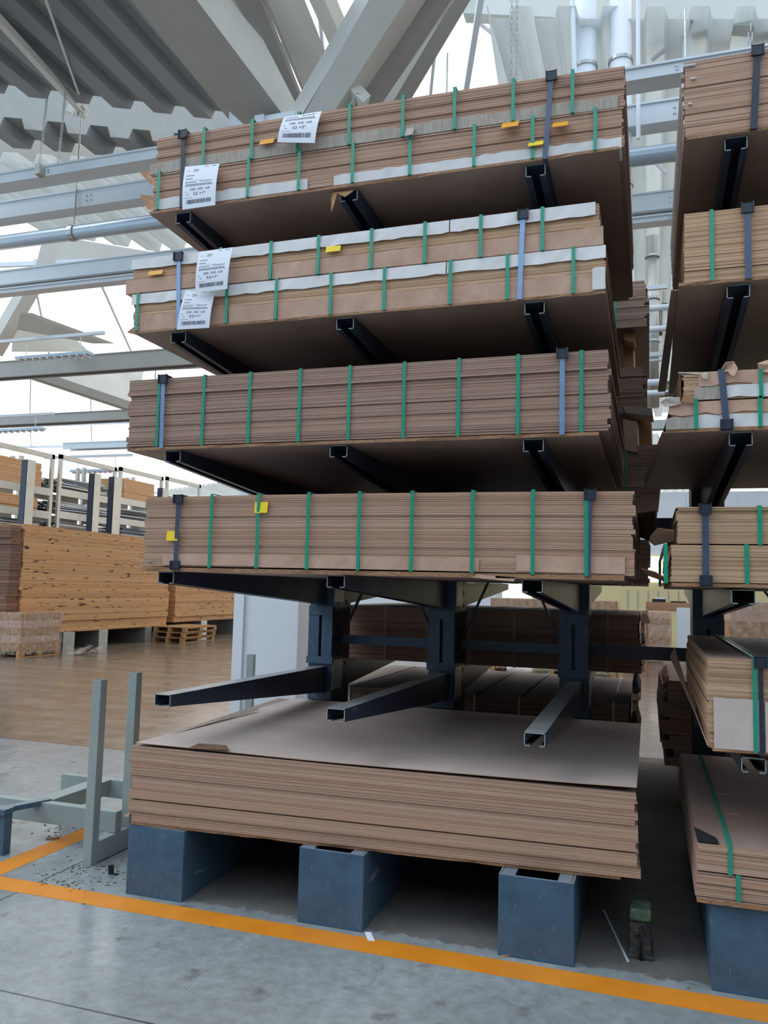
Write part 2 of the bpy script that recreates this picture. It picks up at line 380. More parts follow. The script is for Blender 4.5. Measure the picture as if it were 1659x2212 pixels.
y1 = yz(0, 396, ZB); cross_beam(y1, PY(0, 383, y1).z + .04, ZB, yz(0, 420, ZB) - y1, 'nearest light blue steel roof beam above the top boards')
y2 = yz(0, 472, ZB); cross_beam(y2, PY(0, 440, y2).z, ZB, yz(0, 490, ZB) - y2, 'second steel roof beam, a deep pale one behind the nearest')
y3 = yz(0, 615, ZB); cross_beam(y3, PY(0, 588, y3).z, ZB, yz(0, 636, ZB) - y3, 'third steel roof beam, running just above the white skylight')
y3b = yz(0, 634, ZB - .25); cross_beam(y3b, ZB - .17, ZB - .25, .25, 'slim pale cable duct hung below the third roof beam', mat='beam_grey')
y4 = yz(0, 815, ZB); cross_beam(y4, PY(0, 783, y4).z, ZB, yz(0, 818, ZB) - y4 + .3, 'fourth steel roof beam, wide and flat grey', mat='warmgrey')
y5 = yz(0, 918, ZB); cross_beam(y5, PY(0, 900, y5).z, ZB, .6, 'fifth steel roof beam, grey and far away', mat='warmgrey')
y6 = yz(0, 975, ZB); cross_beam(y6, PY(0, 963, y6).z, ZB, .6, 'farthest steel roof beam above the aluminium racks', mat='beam_grey')
# service pipe under the second beam
yp = yz(0, 525, ZB - .5); e = empty('service_pipe', (0, yp, ZB - .5), 'round grey pipe hung on thin rods under the roof beams', 'pipe')
MB().tube([(-22, yp, ZB - .5), (14, yp, ZB - .5)], .13, 14).build('pipe_body', M['pipe'], e, True)
g = MB()
for xx in (-10.6, -7.2, -3.8, -.4, 3.05, 6.4): g.tube([(xx, yp, ZB - .38), (xx, yp, ZB + 1.6)], .015, 6); g.tube([(xx - .05, yp, ZB - .5), (xx + .05, yp, ZB - .5)], .15, 12)
g.build('hanger', M['galv'], e)

# inclined box girders springing from the white column head, and cream gutters
def girder(name, label, cat, quads, mat, th):
    """one or more faces given as (u,v,y) corners, made solid"""
    g = MB()
    for q in quads: g.slab([PY(*p) for p in q], th)
    o = g.build(name, mat); return tag(o, label, cat)
def flat(p1, p2, p3, *more):
    # three corners (u,v,y) fix a plane; further corners (u,v) are dropped onto it
    a, b_, c_ = PY(*p1), PY(*p2), PY(*p3); n = (b_ - a).cross(c_ - a); out = [a, b_, c_]
    for (u, v) in more: d = ray(u, v); out.append(CAM + d * ((a - CAM).dot(n) / d.dot(n)))
    return out
e = empty('inclined_girder', PY(560, 250, 5.2), 'huge grey box girder slanting up to the left from behind the top boards', 'girder')
MB().slab(flat((109, -420, 1.6), (622, 262, 5.2), (508, 275, 5.5), (-62, -420)), (.05, .35, .3)).build('lower_flange', M['warmgrey'], e)
MB().slab(flat((109, -420, 1.6), (622, 262, 5.2), (652, 262, 5.45), (300, -420)), (.02, .06, .03)).build('side_web', M['cream'], e)
MB().slab(flat((290, -420, 2.1), (648, 262, 5.7), (668, 262, 5.8), (395, -420)), (.02, .06, .03)).build('recessed_web', M['warmgrey'], e)
MB().slab(flat((395, -420, 2.3), (668, 235, 5.8), (712, 150, 6.1), (482, -420)), (.02, .06, .03)).build('recessed_web', M['warmgrey'], e)
MB().slab(flat((478, -420, 2.0), (722, 120, 5.3), (742, 95, 5.3), (520, -420)), (.05, .2, .2)).build('edge_flange', M['cream'], e)
e = empty('inclined_girder', PY(660, 240, 5.2), 'pale box girder slanting up to the right beside the skylight', 'girder')
MB().slab(flat((638, 218, 5.0), (640, 275, 5.0), (1040, -420, 3.4), (728, 262), (1100, -420)), (.1, .3, .1)).build('outer_web', M['warmgrey'], e) if False else None
MB().slab(flat((636, 222, 5.0), (636, 275, 5.0), (1000, -330, 3.6), (958, -330)), (.05, .2, .05)).build('edge_strip', M['cream'], e)
MB().slab(flat((640, 275, 5.0), (700, 275, 5.05), (1090, -330, 3.6), (985, -330)), (.05, .3, .05)).build('lower_flange', M['cream'], e)
MB().slab(flat((700, 275, 5.2), (765, 275, 5.3), (1165, -330, 3.9), (1090, -330)), (.05, .2, .05)).build('side_web', M['warmgrey'], e)
MB().slab(flat((758, 275, 5.6), (775, 275, 5.6), (1200, -330, 4.3), (1180, -330)), (.02, .1, .02)).build('glazing_bar', M['cream'], e)
MB().bar(PY(835, 255, 6.4), PY(1180, -330, 5.2), .24, .2).build('outer_rail', M['warmgrey'], e)
g = MB(); g.bar(PY(755, 185, 4.9), PY(790, 222, 5.0), .16, .14); g.bar(PY(750, 240, 5.1), PY(772, 190, 4.9), .05, .2)
tag(g.build('steel_bracket', M['cream']), 'small cream steel bracket on the right-hand slanting girder above the boards', 'bracket')
tag(MB().slab([PY(495, 240, 5), PY(494, 272, 5), PY(530, 272, 5)], (.02, .12, 0)).build('gusset_plate', M['white']), 'small white triangular plate at the foot of the grey slanting girder', 'plate')
def gutter(y0, px, mat, label, th=(0, .4, .12)):
    # px: left-top, left-bottom, right-bottom, right-top with y of left and right ends
    (a, b_, c_, d_), (yl, yr) = px, y0
    o = MB().slab(flat((*a, yl), (*b_, yl), (*c_, yr), d_), th).build('roof_gutter', M[mat]); return tag(o, label, 'gutter', 'cream box gutters of the sawtooth roof')
gutter((11.5, 15), [(-120, 150), (-120, 246), (520, 322), (520, 225)], 'warmgrey', 'long beige box gutter at the lower edge of the dark ribbed deck')
gutter((11.3, 14.8), [(-120, 246), (-120, 268), (520, 345), (520, 322)], 'warmgrey', 'grey lower lip of the long gutter below the dark ribbed deck')
gutter((12.5, 16), [(-120, 270), (-120, 330), (420, 385), (420, 325)], 'cream', 'second cream gutter, just above the nearest roof beam')
gutter((13.5, 17), [(95, 505), (70, 600), (420, 600), (420, 560)], 'cream', 'cream gutter above the third beam beside the skylight')
gutter((13, 16), [(45, 675), (35, 712), (200, 742), (230, 742)], 'warmgrey', 'short grey gutter slanting down to the fluorescent lights')
gutter((15, 18), [(30, 690), (25, 760), (175, 760), (110, 700)], 'cream', 'cream gable panel behind the fluorescent lights')
gutter((19, 24), [(88, 803), (90, 812), (282, 885), (300, 795)], 'cream', 'cream triangular gable below the fourth beam')
tag(MB().bar(PY(95, 570, 14), PY(-15, 760, 14), .45, .3).build('roof_strut', M['cream']), 'broad cream strut slanting down at the far left edge', 'strut')
tag(MB().bar(PY(112, 520, 15), PY(88, 580, 15), .28, .2).build('roof_strut', M['cream']), 'short cream strut above the third roof beam', 'strut')
tag(MB().bar(PY(60, 805, 18.5), PY(285, 880, 22), .34, .3).build('roof_strut', M['warmgrey']), 'long grey strut falling to the right under the fourth beam', 'strut')
tag(MB().bar(PY(-30, 12, 4.7), PY(178, 240, 7.6), .10, .12).build('roof_strut', M['cream']), 'thin cream strut crossing the dark ribbed deck', 'strut')
tag(MB().tube([PY(78, -60, 4.4), PY(182, 238, 7.6)], .02, 8).build('tie_rod', M['cream']), 'thin white tie rod crossing the dark ribbed deck', 'rod')
g = MB(); g.bar(PY(148, 232, 7.5), PY(188, 246, 7.6), .06, .18)
for k in range(4): g.tube([PY(158 + k * 8, 240, 7.5), PY(158 + k * 8, 252, 7.5)], .02, 6)
tag(g.build('strut_foot', M['cream']), 'bolted steel foot where the cream strut and tie rod meet the gutter', 'bracket')
# right-hand roof details
g = MB(); g.slab([PY(1003, -20, 8.6), PY(1000, 28, 8.6), PY(1760, 62, 8.6), PY(1760, -20, 8.6)], (0, .25, 0))
tag(g.build('roof_beam', M['cream']), 'pale horizontal roof beam at the top edge right of the skylight', 'beam')
g = MB(); g.box(PY(1474, 100, 8.4).x, PY(1494, 100, 8.4).x, 8.4, 8.5, PY(1480, 460, 8.4).z, PY(1480, 12, 8.4).z)
g.box(PY(1473, 30, 8.35).x, PY(1497, 30, 8.35).x, 8.34, 8.42, PY(1480, 46, 8.35).z, PY(1480, 12, 8.35).z)
tag(g.build('hanger_strap', M['cream']), 'flat cream hanger bracket with two bolts at top right', 'bracket')
def rod(name, a, bb, r, mat, label, cat): return tag(MB().tube([a, bb], r, 8).build(name, M[mat]), label, cat)
rod('brace_rod', PY(1010, 30, 8.9), PY(1180, 165, 9.4), .035, 'white', 'thin white brace rod running down right from the skylight corner', 'rod')
rod('brace_rod', PY(1408, 130, 8.9), PY(1515, 45, 8.6), .035, 'white', 'white brace rod rising right over the pale blue beam', 'rod')
rod('brace_rod', PY(1605, 48, 8.9), PY(1660, 110, 9.2), .03, 'white', 'short white brace rod at the far top right corner', 'rod')
rod('brace_rod', PY(1375, 315, 9.9), PY(1440, 375, 9.9), .03, 'white', 'white brace rod seen in the gap under the round pipe', 'rod')
rod('sprinkler_pipe', PY(1236, -20, 7.6), PY(1242, 180, 7.6), .035, 'white', 'thin white vertical pipe left of the two round ducts', 'pipe')
rod('sprinkler_pipe', PY(1378, -20, 7.6), PY(1379, 300, 7.6), .03, 'white', 'thin white vertical pipe right of the two round ducts', 'pipe')
for i, (u0, u1, lab) in enumerate(((1240, 1290, 'left of two fat round white ducts hanging above the boards'), (1314, 1366, 'right of two fat round white ducts hanging above the boards'))):
    y = 7.9; p0 = PY((u0 + u1) / 2, -30, y); r = (PY(u1, 0, y).x - PY(u0, 0, y).x) / 2 * .92
    e = empty('round_duct', p0, lab, 'duct')
    MB().tube([(p0.x, y, p0.z + 1), (p0.x, y, 4.4)], r, 24).build('duct_body', M['white'], e, True)
    g = MB()
    for z in (9.4, 7.5, 5.8, 4.7): g.tube([(p0.x, y, z), (p0.x, y, z + .05)], r + .02, 20)
    g.build('duct_band', M['galv'], e)
for i, (u0, u1, v0, v1, y, lab) in enumerate(((1395, 1422, 512, 880, 7.0, 'wide silver round duct with open top in the gap between the stacks'), (1372, 1388, 620, 900, 8.8, 'slim grey round duct beside the wide silver one'), (1430, 1441, 630, 840, 7.4, 'thin vertical cast pipe with collars near the hanging tubes'))):
    a = PY((u0 + u1) / 2, v0, y); bt = PY((u0 + u1) / 2, v1, y); r = (PY(u1, v0, y).x - PY(u0, v0, y).x) / 2
    e = empty('vertical_duct', bt, lab, 'duct')
    MB().tube([(a.x, y, a.z), (a.x, y, bt.z)], r, 18).build('duct_body', M['alu' if i != 1 else 'pipe'], e, True)
    g = MB()
    for k in range(4): z = bt.z + (a.z - bt.z) * (k + .5) / 4; g.tube([(a.x, y, z), (a.x, y, z + .03)], r * 1.25, 14)
    g.build('duct_collar', M['galv'], e)
for i, (v, u0, u1) in enumerate(((666, 1356, 1444), (711, 1360, 1442), (825, 1366, 1438), (848, 1385, 1436))):
    y = 6.2; a = PY(u0 - 30, v + 4, y); c_ = PY(u1, v, y); c_.z = a.z = (a.z + c_.z) / 2
    e = empty('tube_light', a, ['topmost', 'second', 'third', 'lowest'][i] + ' of four white tube lights hanging in the gap between the stacks', 'light', 'tube lights in the gap')
    MB().tube([a, c_], .038, 12).build('tube', M['white'], e, True)
    MB().tube([c_, c_ + Vector((.05, 0, 0))], .03, 8).build('end_cap', M['galv'], e)
    MB().tube([c_ + Vector((.05, 0, 0)), c_ + Vector((.2, 0, .02))], .012, 6).build('chain', M['black'], e)
for (v, label) in ((628, 'pale steel channel crossing the gap above the hanging tubes'), (770, 'grey cable tray crossing the gap between the hanging tubes'), (783, 'thin white conduit crossing the gap below the cable tray')):
    a = PY(1340, v, 6.6); c_ = PY(1442, v - 4, 6.6)
    tag(MB().bar(a, (c_.x, c_.y, a.z), .05, .05 if v != 783 else .02).build('cable_tray', M['beam_grey']), label, 'tray')
def chain(name, a, bb, r, label, mat='galv'):
    g = MB(); a = Vector(a); bb = Vector(bb); n = int((a - bb).length / (r * 7)); d = (bb - a) / n
    for i in range(n):
        p = a + d * i; o_ = Vector((r * 1.6, 0, 0)) if i % 2 else Vector((0, r * 1.6, 0))
        g.bar(p + o_, p + d + o_, r, r); g.bar(p - o_, p + d - o_, r, r)
    return tag(g.build(name, M[mat]), label, 'chain')
chain('hanging_chain', PY(1106, -20, 7), PY(1103, 185, 7), .012, 'left one of the two pale chains hanging over the top boards')
chain('hanging_chain', PY(1117, -20, 7), PY(1115, 185, 7), .012, 'right one of the two pale chains hanging over the top boards')
chain('hanging_chain', PY(104, 190, 6.2), PY(84, 372, 6.2), .009, 'left of the two thin chains holding the nearest roof beam', 'galv')
chain('hanging_chain', PY(142, 200, 6.2), PY(125, 355, 6.2), .009, 'right of the two thin chains holding the nearest roof beam', 'galv')
tag(MB().box(PY(79, 370, 6.25).x, PY(90, 370, 6.25).x, 6.2, 6.34, PY(84, 378, 6.25).z, PY(84, 356, 6.25).z).build('beam_clamp', M['galv']), 'small steel clamp hooking the chain to the nearest roof beam', 'clamp')
chain('hanging_chain', PY(1622, 50, 8.4), PY(1619, 110, 8.4), .016, 'short pale chain hanging above the pale blue beam at top right')
# fluorescent fittings, left
for i, (u0, u1, v, y) in enumerate(((32, 190, 770, 13.5), (-40, 90, 930, 19), (395, 505, 1005, 24), (150, 260, 1018, 20))):
    a = PY(u0, v + 5, y); c_ = PY(u1, v - 5, y); z = (a.z + c_.z) / 2
    e = empty('fluorescent_light', (a.x, y, z), ['long slatted fluorescent light hanging above the fourth roof beam', 'slatted fluorescent light hanging below the fifth roof beam at the left edge', 'faint far fluorescent light beside the white column', 'faint far fluorescent light above the timber racks'][i], 'light', 'fluorescent lights')
    MB().box(a.x, c_.x, y, y + .22, z, z + .08).build('light_body', M['pipe'], e)
    g = MB()
    for k in range(10): x = a.x + (c_.x - a.x) * (k + .5) / 10; g.box(x, x + .02, y - .02, y + .24, z - .05, z)
    g.build('louvre', M['white'], e)
    g = MB()
    for k in (.12, .86): x = a.x + (c_.x - a.x) * k; g.tube([(x, y + .1, z + .06), (x, y + .1, z + .55)], .012, 6)
    g.build('hanger', M['white'], e)
    MB().box(a.x - 1.2, c_.x + .4, y + .05, y + .13, z + .52, z + .6).build('trunking', M['beam_grey'], e)

# white column behind the rack
e = empty('hall_column', (-1.85, 5, 0), 'massive white painted column standing behind the left end of the rack', 'column')
xl = -2.23; bevel(MB().box(xl + .10, -1.39, 5, 5.42, 0, 7.6).build('shaft', M['white'], e), .01)
MB().box(xl, xl + .13, 4.97, 5.3, 0, 7.6).build('edge_strip', M['white'], e)

# far end wall and side pieces
def wallq(name, x0, x1, y, z0, z1, mat): return tag(MB().box(x0, x1, y, y + .15, z0, z1).build(name, M[mat]), kind='structure')
YW = 24.0
xa = PY(1395, 1200, YW).x; xb = PY(1480, 1200, YW).x
zt = PY(1430, 1070, YW).z; zm = PY(1430, 1198, YW).z; zc = PY(1430, 1268, YW).z
xo0 = PY(985, 1280, YW).x; xo1 = PY(1150, 1280, YW).x
wallq('wall_back', -2.5, 12, YW, zm, zt + .1, 'white'); wallq('wall_back', xo1, 12, YW + .02, 0, zm, 'yellowwall'); wallq('wall_back', -2.5, xo0, YW + .02, 0, zm, 'white')
dp = MB().box(xo0, xo1, YW + .08, YW + .09, 0, zm).build('door_1', M['glass']); tag(dp, kind='structure')
g = MB(); g.box((xo0 + xo1) / 2 - .03, (xo0 + xo1) / 2 + .03, YW + .05, YW + .12, 0, zm); g.build('door_frame', M['white'], dp)
tag(MB().box(-2.5, 12, YW - .06, YW, PY(1430, 1055, YW).z, PY(1430, 1047, YW).z).build('trim_1', M['red']), kind='structure')
g = MB()
for k in range(8): x = -1 + k * 1.55; g.box(x, x + .02, YW - .01, YW, zm, zt)
tag(g.build('trim_2', M['beam_grey']), kind='structure')
pane = MB().box(PY(1398, 1230, YW).x, PY(1431, 1230, YW).x, YW - .06, YW - .03, zc + .15, PY(1410, 1202, YW).z).build('window_5', M['daylit']); tag(pane, kind='structure')
g = MB(); g.box(PY(1345, 1290, YW - 2).x, PY(1497, 1290, YW - 2).x, YW - 2, YW - 1.4, 0, PY(1430, 1273, YW - 2).z)
e = empty('filing_cabinet_row', (PY(1420, 1300, YW - 2).x, YW - 2, 0), 'row of low pale yellow cabinets along the far yellow wall', 'cabinet')
g.build('cabinet_body', M['yellowwall'], e); g = MB()
for k in range(7): x = PY(1355 + 22 * k, 1290, YW - 2).x; g.box(x, x + .015, YW - 2.02, YW - 2, .05, PY(1430, 1276, YW - 2).z)
g.build('door_gap', M['warmgrey'], e)
ztp = PY(1430, 1301, 15).z
e = empty('office_printer', (PY(1425, 1300, 15).x, 15, ztp), 'black and white desktop printer on the far counter', 'printer')
MB().box(PY(1409, 1300, 15).x, PY(1438, 1300, 15).x, 15, 15.35, ztp, PY(1420, 1294, 15).z).build('printer_base', M['black'], e)
MB().box(PY(1416, 1294, 15).x, PY(1437, 1294, 15).x, 15.02, 15.3, PY(1420, 1294, 15).z, PY(1420, 1290, 15).z).build('printer_lid', M['white'], e)
tag(MB().box(PY(1449, 1300, 15).x, PY(1482, 1300, 15).x, 15, 15.3, ztp, ztp + .03).build('keyboard', M['black']), 'flat black keyboard beside the printer on the far counter', 'keyboard')
cx0 = PY(1395, 1302, 14.9).x; cx1 = PY(1490, 1302, 14.9).x
tag(MB().box(cx0, cx1, 14.8, 15.5, PY(1430, 1320, 14.9).z, ztp).box(cx0, cx0 + .05, 15.4, 15.5, 0, ztp - .02).box(cx1 - .05, cx1, 15.4, 15.5, 0, ztp - .02).build('counter_top', M['card_brown']), 'long tan counter panel in front of the yellow cabinets', 'counter')
tag(MB().box(PY(1462, 1340, 14.6).x, PY(1497, 1340, 14.6).x, 14.6, 14.7, 0, PY(1480, 1313, 14.6).z).build('white_panel', M['white']), 'blank white panel standing under the far counter', 'panel')

def wrapped_pallet(x0, x1, y0, y1, zt_, label, mats=('card_brown', 'card_pink'), rows=6, tilt=0, group=None):
    e = empty('wrapped_pallet', ((x0 + x1) / 2, y0, 0), label, 'pallet load', group)
    pallet_parts(e, x0, x1, y0, y1, 0)
    zz = .144; hh = (zt_ - zz) / rows
    g = MB()
    for k in range(rows):
        j = random.uniform(-.01, .01)
        n = max(1, int((y1 - y0) / .4)); nx = max(1, int((x1 - x0) / .5)); g.cur = k % len(mats)
        for i in range(n):
            for q in range(nx):
                g.box(x0 + (x1 - x0) * q / nx + j + .003, x0 + (x1 - x0) * (q + 1) / nx + j - .003, y0 + (y1 - y0) * i / n + .004, y0 + (y1 - y0) * (i + 1) / n - .004, zz + hh * k + .002, zz + hh * (k + 1))
    g.build('carton_layers', [M[q] for q in mats], e)
    w = MB(); nx, nz = 14, 7
    def film(P0, P1, nrm):
        vs = []; fs = []
        for i in range(nx + 1):
            for k in range(nz + 1):
                p = P0.lerp(P1, i / nx) + nrm * (.02 + random.random() * .035); vs.append((p.x, p.y, .06 + (zt_ - .04) * k / nz))
        for i in range(nx):
            for k in range(nz): a = i * (nz + 1) + k; fs.append((a, a + nz + 1, a + nz + 2, a + 1))
        w.add(vs, fs)
    film(Vector((x0, y0, 0)), Vector((x1, y0, 0)), Vector((0, -1, 0))); film(Vector((x1, y0, 0)), Vector((x1, y1, 0)), Vector((1, 0, 0)))
    w.build('stretch_film', M['film'], e)
    return e
def pallet_parts(e, x0, x1, y0, y1, z):
    g = MB(); n = 5
    for k in range(n): a = y0 + (y1 - y0) * k / n; MB().box(x0, x1, a + .01, a + (y1 - y0) / n - .02, z + .12, z + .142).build('deck_board', M['wood'], e)
    for k in range(3): a = x0 + (x1 - x0 - .1) * k / 2; MB().box(a, a + .1, y0, y1, z + .098, z + .12).build('stringer', M['wood'], e)
    for i in range(3):
        for k in range(3):
            a = x0 + (x1 - x0 - .1) * i / 2; c_ = y0 + (y1 - y0 - .14) * k / 2; MB().box(a, a + .1, c_, c_ + .14, z + .02, z + .098).build('spacer_block', M['wood'], e)
    g = MB()
    for i in range(3): a = x0 + (x1 - x0 - .1) * i / 2; MB().box(a, a + .1, y0, y1, z, z + .02).build('runner', M['wood'], e)
p = PZ(1430, 1392, .1)
wrapped_pallet(1.9, 3.0, 17.0, 18.6, PY(1430, 1322, 17).z, 'wrapped brown boards on a pallet with a red band, under the far counter', ('red', 'card_pink', 'card_brown', 'card_pink', 'card_pink', 'card_brown', 'card_pink'), 7)
x0 = PY(1340, 1330, 9).x
wrapped_pallet(PY(1575, 1340, 9).x, PY(1720, 1340, 9).x, 9, 10.4, PY(1600, 1300, 9).z, 'film-wrapped brown goods behind the right-hand rack column', ('card_brown', 'card_pink', 'chip_dark'), 5)
wrapped_pallet(PY(1060, 1300, 13).x, PY(1330, 1300, 13).x, 13, 14.5, PY(1200, 1296, 13).z, 'long film-wrapped pack with pale top seen under the fourth shelf boards', ('card_pink', 'card_brown'), 6)

# ------------------------------------------------------------------ left background
XS = -10.5
def board_pile(name, label, x0, x1, y0, y1, z0, z1, n, mat, cat='board stack', group=None, jx=.03, jy=.03, seed=1, axis='y'):
    rnd = random.Random(seed); g = MB(); z = z0; p = (z1 - z0) / n; ox = oy = 0
    for k in range(n):
        if rnd.random() < .25: ox = rnd.uniform(-jx, jx); oy = rnd.uniform(-jy, jy)
        a = ox + rnd.uniform(-.006, .006); c_ = oy + rnd.uniform(-.006, .006)
        g.box(x0 + a, x1 + a, y0 + c_, y1 + c_, z, z + p * .94); z += p
    return tag(g.build(name, mat), label, cat, group)
def foot_box(x0, x1, y0, y1, h, label, group='grey steel feet under the far chipboard', name='steel_foot'):
    return tag(MB().box(x0, x1, y0, y1, 0, h).build(name, M['galv']), label, 'foot', group)
board_pile('chipboard_stack', 'tall orange chipboard stack on grey feet behind the wrapped pallet', XS - 2.2, XS, 10.6, 16.35, .42, 2.84, 62, M['chipboard'], seed=3)
board_pile('chipboard_stack', 'farther orange chipboard stack, seen left of the white column', XS - 2.2, XS, 16.75, 23.5, .5, 2.7, 54, M['chipboard'], seed=4)
board_pile('chipboard_stack', 'added dark boards standing in for the shaded end of the tall orange stack', XS - 2.2, XS - .02, 10.25, 10.56, .42, 2.80, 34, M['chip_dark'], seed=5)  # thin dark stack added in place of the end face's shade
board_pile('chipboard_stack', 'low reddish chipboard pile at the left edge below the added dark boards', XS - 4.1, XS - 2.26, 10.6, 16.3, .4, 1.48, 26, M['chipboard'], seed=6)
far = empty('cantilever_rack', (XS - 2.6, 12, 0), 'far slate steel rack whose uprights rise behind the orange chipboard stacks', 'rack')
for (a, c_) in [(12.05, 12.45), (13.35, 13.7), (15.3, 15.6), (18.2, 18.55), (20.4, 20.8)]:
    MB().box(XS - 2.1, XS + .02, a, c_, 0, .42 if a < 17 else .5).build('base_beam', M['galv'], far)
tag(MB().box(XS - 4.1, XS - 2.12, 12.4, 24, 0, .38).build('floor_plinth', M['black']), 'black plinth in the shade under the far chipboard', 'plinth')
# uprights of the far cantilever rack
for i, (u0, u1, v) in enumerate(((52, 84, 994), (199, 224, 1024), (242, 266, 1031), (348, 364, 1055))):
    xx = XS - 2.6; a = PX(u0, 1120, xx); c_ = PX(u1, 1120, xx); t_ = PX((u0 + u1) / 2, v, xx)
    MB().box(xx - .2, xx, a.y, a.y + .2, 0, t_.z).build('upright', M['arm'], far)
    MB().box(xx - .02, xx + .02, a.y - .0, a.y + .28, 0, t_.z).build('upright_flange', M['alu'], far)
# aluminium racks with timber and rods
xr = XS - 4.2
def rp(u, v): return PX(u, v, xr)
bays = [(-60, 112), (124, 248), (256, 350), (358, 432)]
for i, (u0, u1) in enumerate(bays):
    a = rp(u0, 1100); c_ = rp(u1, 1100); vt = lambda u: 958 + u * .205
    zt0 = rp(u1, vt(u1)).z; e = empty('aluminium_rack', (xr, a.y, 0), ['leftmost', 'second', 'third', 'farthest'][i] + ' bay of the aluminium racks behind the far chipboard', 'rack', 'aluminium storage racks')
    g = MB()
    for y in (a.y, c_.y - .12):
        MB().box(xr - .08, xr, y, y + .12, 0, zt0).build('post', M['alu'], e); MB().box(xr - 1.6, xr - 1.5, y, y + .12, 0, zt0).build('post', M['alu'], e)
    MB().box(xr - .1, xr, a.y, c_.y, zt0 - .14, zt0).build('top_beam', M['alu'], e)
    lv = [zt0 - 1.05, zt0 - 1.75, zt0 - 2.4, zt0 - 3.05]
    for z in lv:
        MB().box(xr - .1, xr, a.y + .12, c_.y - .12, z - .22, z).build('shelf_beam', M['alu'], e); MB().box(xr - 1.6, xr - 1.5, a.y + .12, c_.y - .12, z - .22, z).build('shelf_beam', M['alu'], e)
    if i in (0, 2):
        board_pile('board_bundle', ['orange timber panels on the top shelf of the leftmost aluminium rack', '', 'orange timber panels on the top shelf of the third aluminium rack'][i], xr - 1.4, xr - .02, a.y + .3, c_.y - .5, lv[0] + .01, zt0 - .35, 9, M['woodpale'], 'boards', seed=11 + i)
        if i == 0: board_pile('board_bundle', 'orange timber panels on the second shelf of the leftmost aluminium rack', xr - 1.4, xr - .02, a.y + .3, c_.y - .6, lv[1] + .01, lv[1] + .36, 6, M['woodpale'], 'boards', seed=15)
    for k, z in enumerate(lv[(2 if i == 0 else 1 if i == 2 else 0):]):
        g = MB(); rnd = random.Random(30 + i * 7 + k)
        for q in range(110):
            g.cur = rnd.choice((0, 3, 1, 2, 3))
            x = xr - rnd.uniform(.05, 1.4); zz = z + .03 + rnd.random() * .3; y = a.y + rnd.uniform(0, .4)
            g.bar((x, y, zz), (x + rnd.uniform(-.1, .1), c_.y - rnd.uniform(0, .5), zz + rnd.uniform(-.03, .05)), .05, .03)
        tag(g.build('metal_profiles', [M['galv'], M['pipe'], M['alu'], M['arm']]), 'loose metal bars lying on shelf %s of the %s aluminium rack' % (['one', 'two', 'three', 'four'][k + (2 if i == 0 else 1 if i == 2 else 0)], ['leftmost', 'second', 'third', 'farthest'][i]), 'metal bars', 'metal bars on the aluminium racks', 'stuff')
wallq('wall_left', -30, -4, 34, 0, 4.6, 'white')
wrapped_pallet(-11.0, -9.9, 10.05, 11.25, PX(60, 1330, -9.9).z + .05, 'cartons in torn clear film on a pallet, at the left edge', ('card_brown', 'card_pink'), 5)
wrapped_pallet(-13.2, -11.15, 9.6, 10.2, .84, 'plain brown cartons on a pallet, cut by the left edge', ('card_brown',), 2)
g = MB()
rnd = random.Random(5)
for k in range(9):
    a = Vector((-9.75 + rnd.random() * .25, 11.1 + rnd.random() * .9, .01)); q = Vector((rnd.uniform(-.2, .2), rnd.uniform(.1, .35), rnd.uniform(.02, .2)))
    g.add([a, a + Vector((.2, .05, .02)), a + q + Vector((.15, 0, 0)), a + q], [(0, 1, 2), (0, 2, 3)])
tag(g.build('film_scrap', M['film']), 'crumpled scrap of clear film on the floor beside the wrapped pallet', 'film', None, 'stuff')
PZs = PZ(400, 1385, 0)
plab = ['bottom', 'middle', 'top']
for k in range(3):
    e = empty('wooden_pallet', (-10.2 + .03 * k, 16.0, .145 * k), plab[k] + ' of three empty wooden pallets stacked by the far chipboard', 'pallet', 'empty pallets')
    pallet_parts(e, -10.55 + .03 * k, -9.55 + .03 * k, 15.7, 17.4, .146 * k)

# ------------------------------------------------------------------ the cantilever rack
AX = [0.0, .986, 1.96, 2.863]; AW = .0964
LV = [1.03, 1.698, 2.362, 3.031, 3.724]
YC = 2.2
rack = empty('cantilever_rack', (0, YC, 0), 'double-sided dark slate cantilever rack holding the strapped board bundles', 'rack')
def section(w, h, t=.005, lip=.028):
    return [(0, 0), (w, 0), (w, -h), (w - lip, -h), (w - lip, -h + t), (w - t, -h + t), (w - t, -t), (t, -t), (t, -h + t), (lip, -h + t), (lip, -h), (0, -h)]
def arm(x, ytip, yroot, ztip, zroot, w=AW, h0=.062, h1=.2, parent=rack):
    g = MB(); A = [(x + a, ytip, ztip + c_) for a, c_ in section(w, h0)]; B = [(x + a, yroot, zroot + c_) for a, c_ in section(w, h1)]
    n = len(A); g.add(A + B, [tuple(range(n)), tuple(range(n, 2 * n))] + [(i, (i + 1) % n, n + (i + 1) % n, n + i) for i in range(n)])
    o = g.build('arm', M['arm'], parent)
    # bare metal rim on the cut end
    r = MB(); t = .004; 
    r.box(x, x + w, ytip - .003, ytip, ztip - t, ztip); r.box(x, x + t, ytip - .003, ytip, ztip - h0, ztip); r.box(x + w - t, x + w, ytip - .003, ytip, ztip - h0, ztip)
    r.box(x, x + .026, ytip - .003, ytip, ztip - h0, ztip - h0 + t); r.box(x + w - .026, x + w, ytip - .003, ytip, ztip - h0, ztip - h0 + t)
    rr = r.build('cut_rim', M['frame_grey']); rr.parent = o
    rr.matrix_parent_inverse = Matrix.Identity(4) ; rr.location = (0, 0, 0)
    rr.matrix_parent_inverse = o.matrix_parent_inverse.inverted() if False else Matrix.Identity(4)
    return o
L1 = [(.008, 1.046), (.013, 1.04), (.016, .998), (.03, .965)]
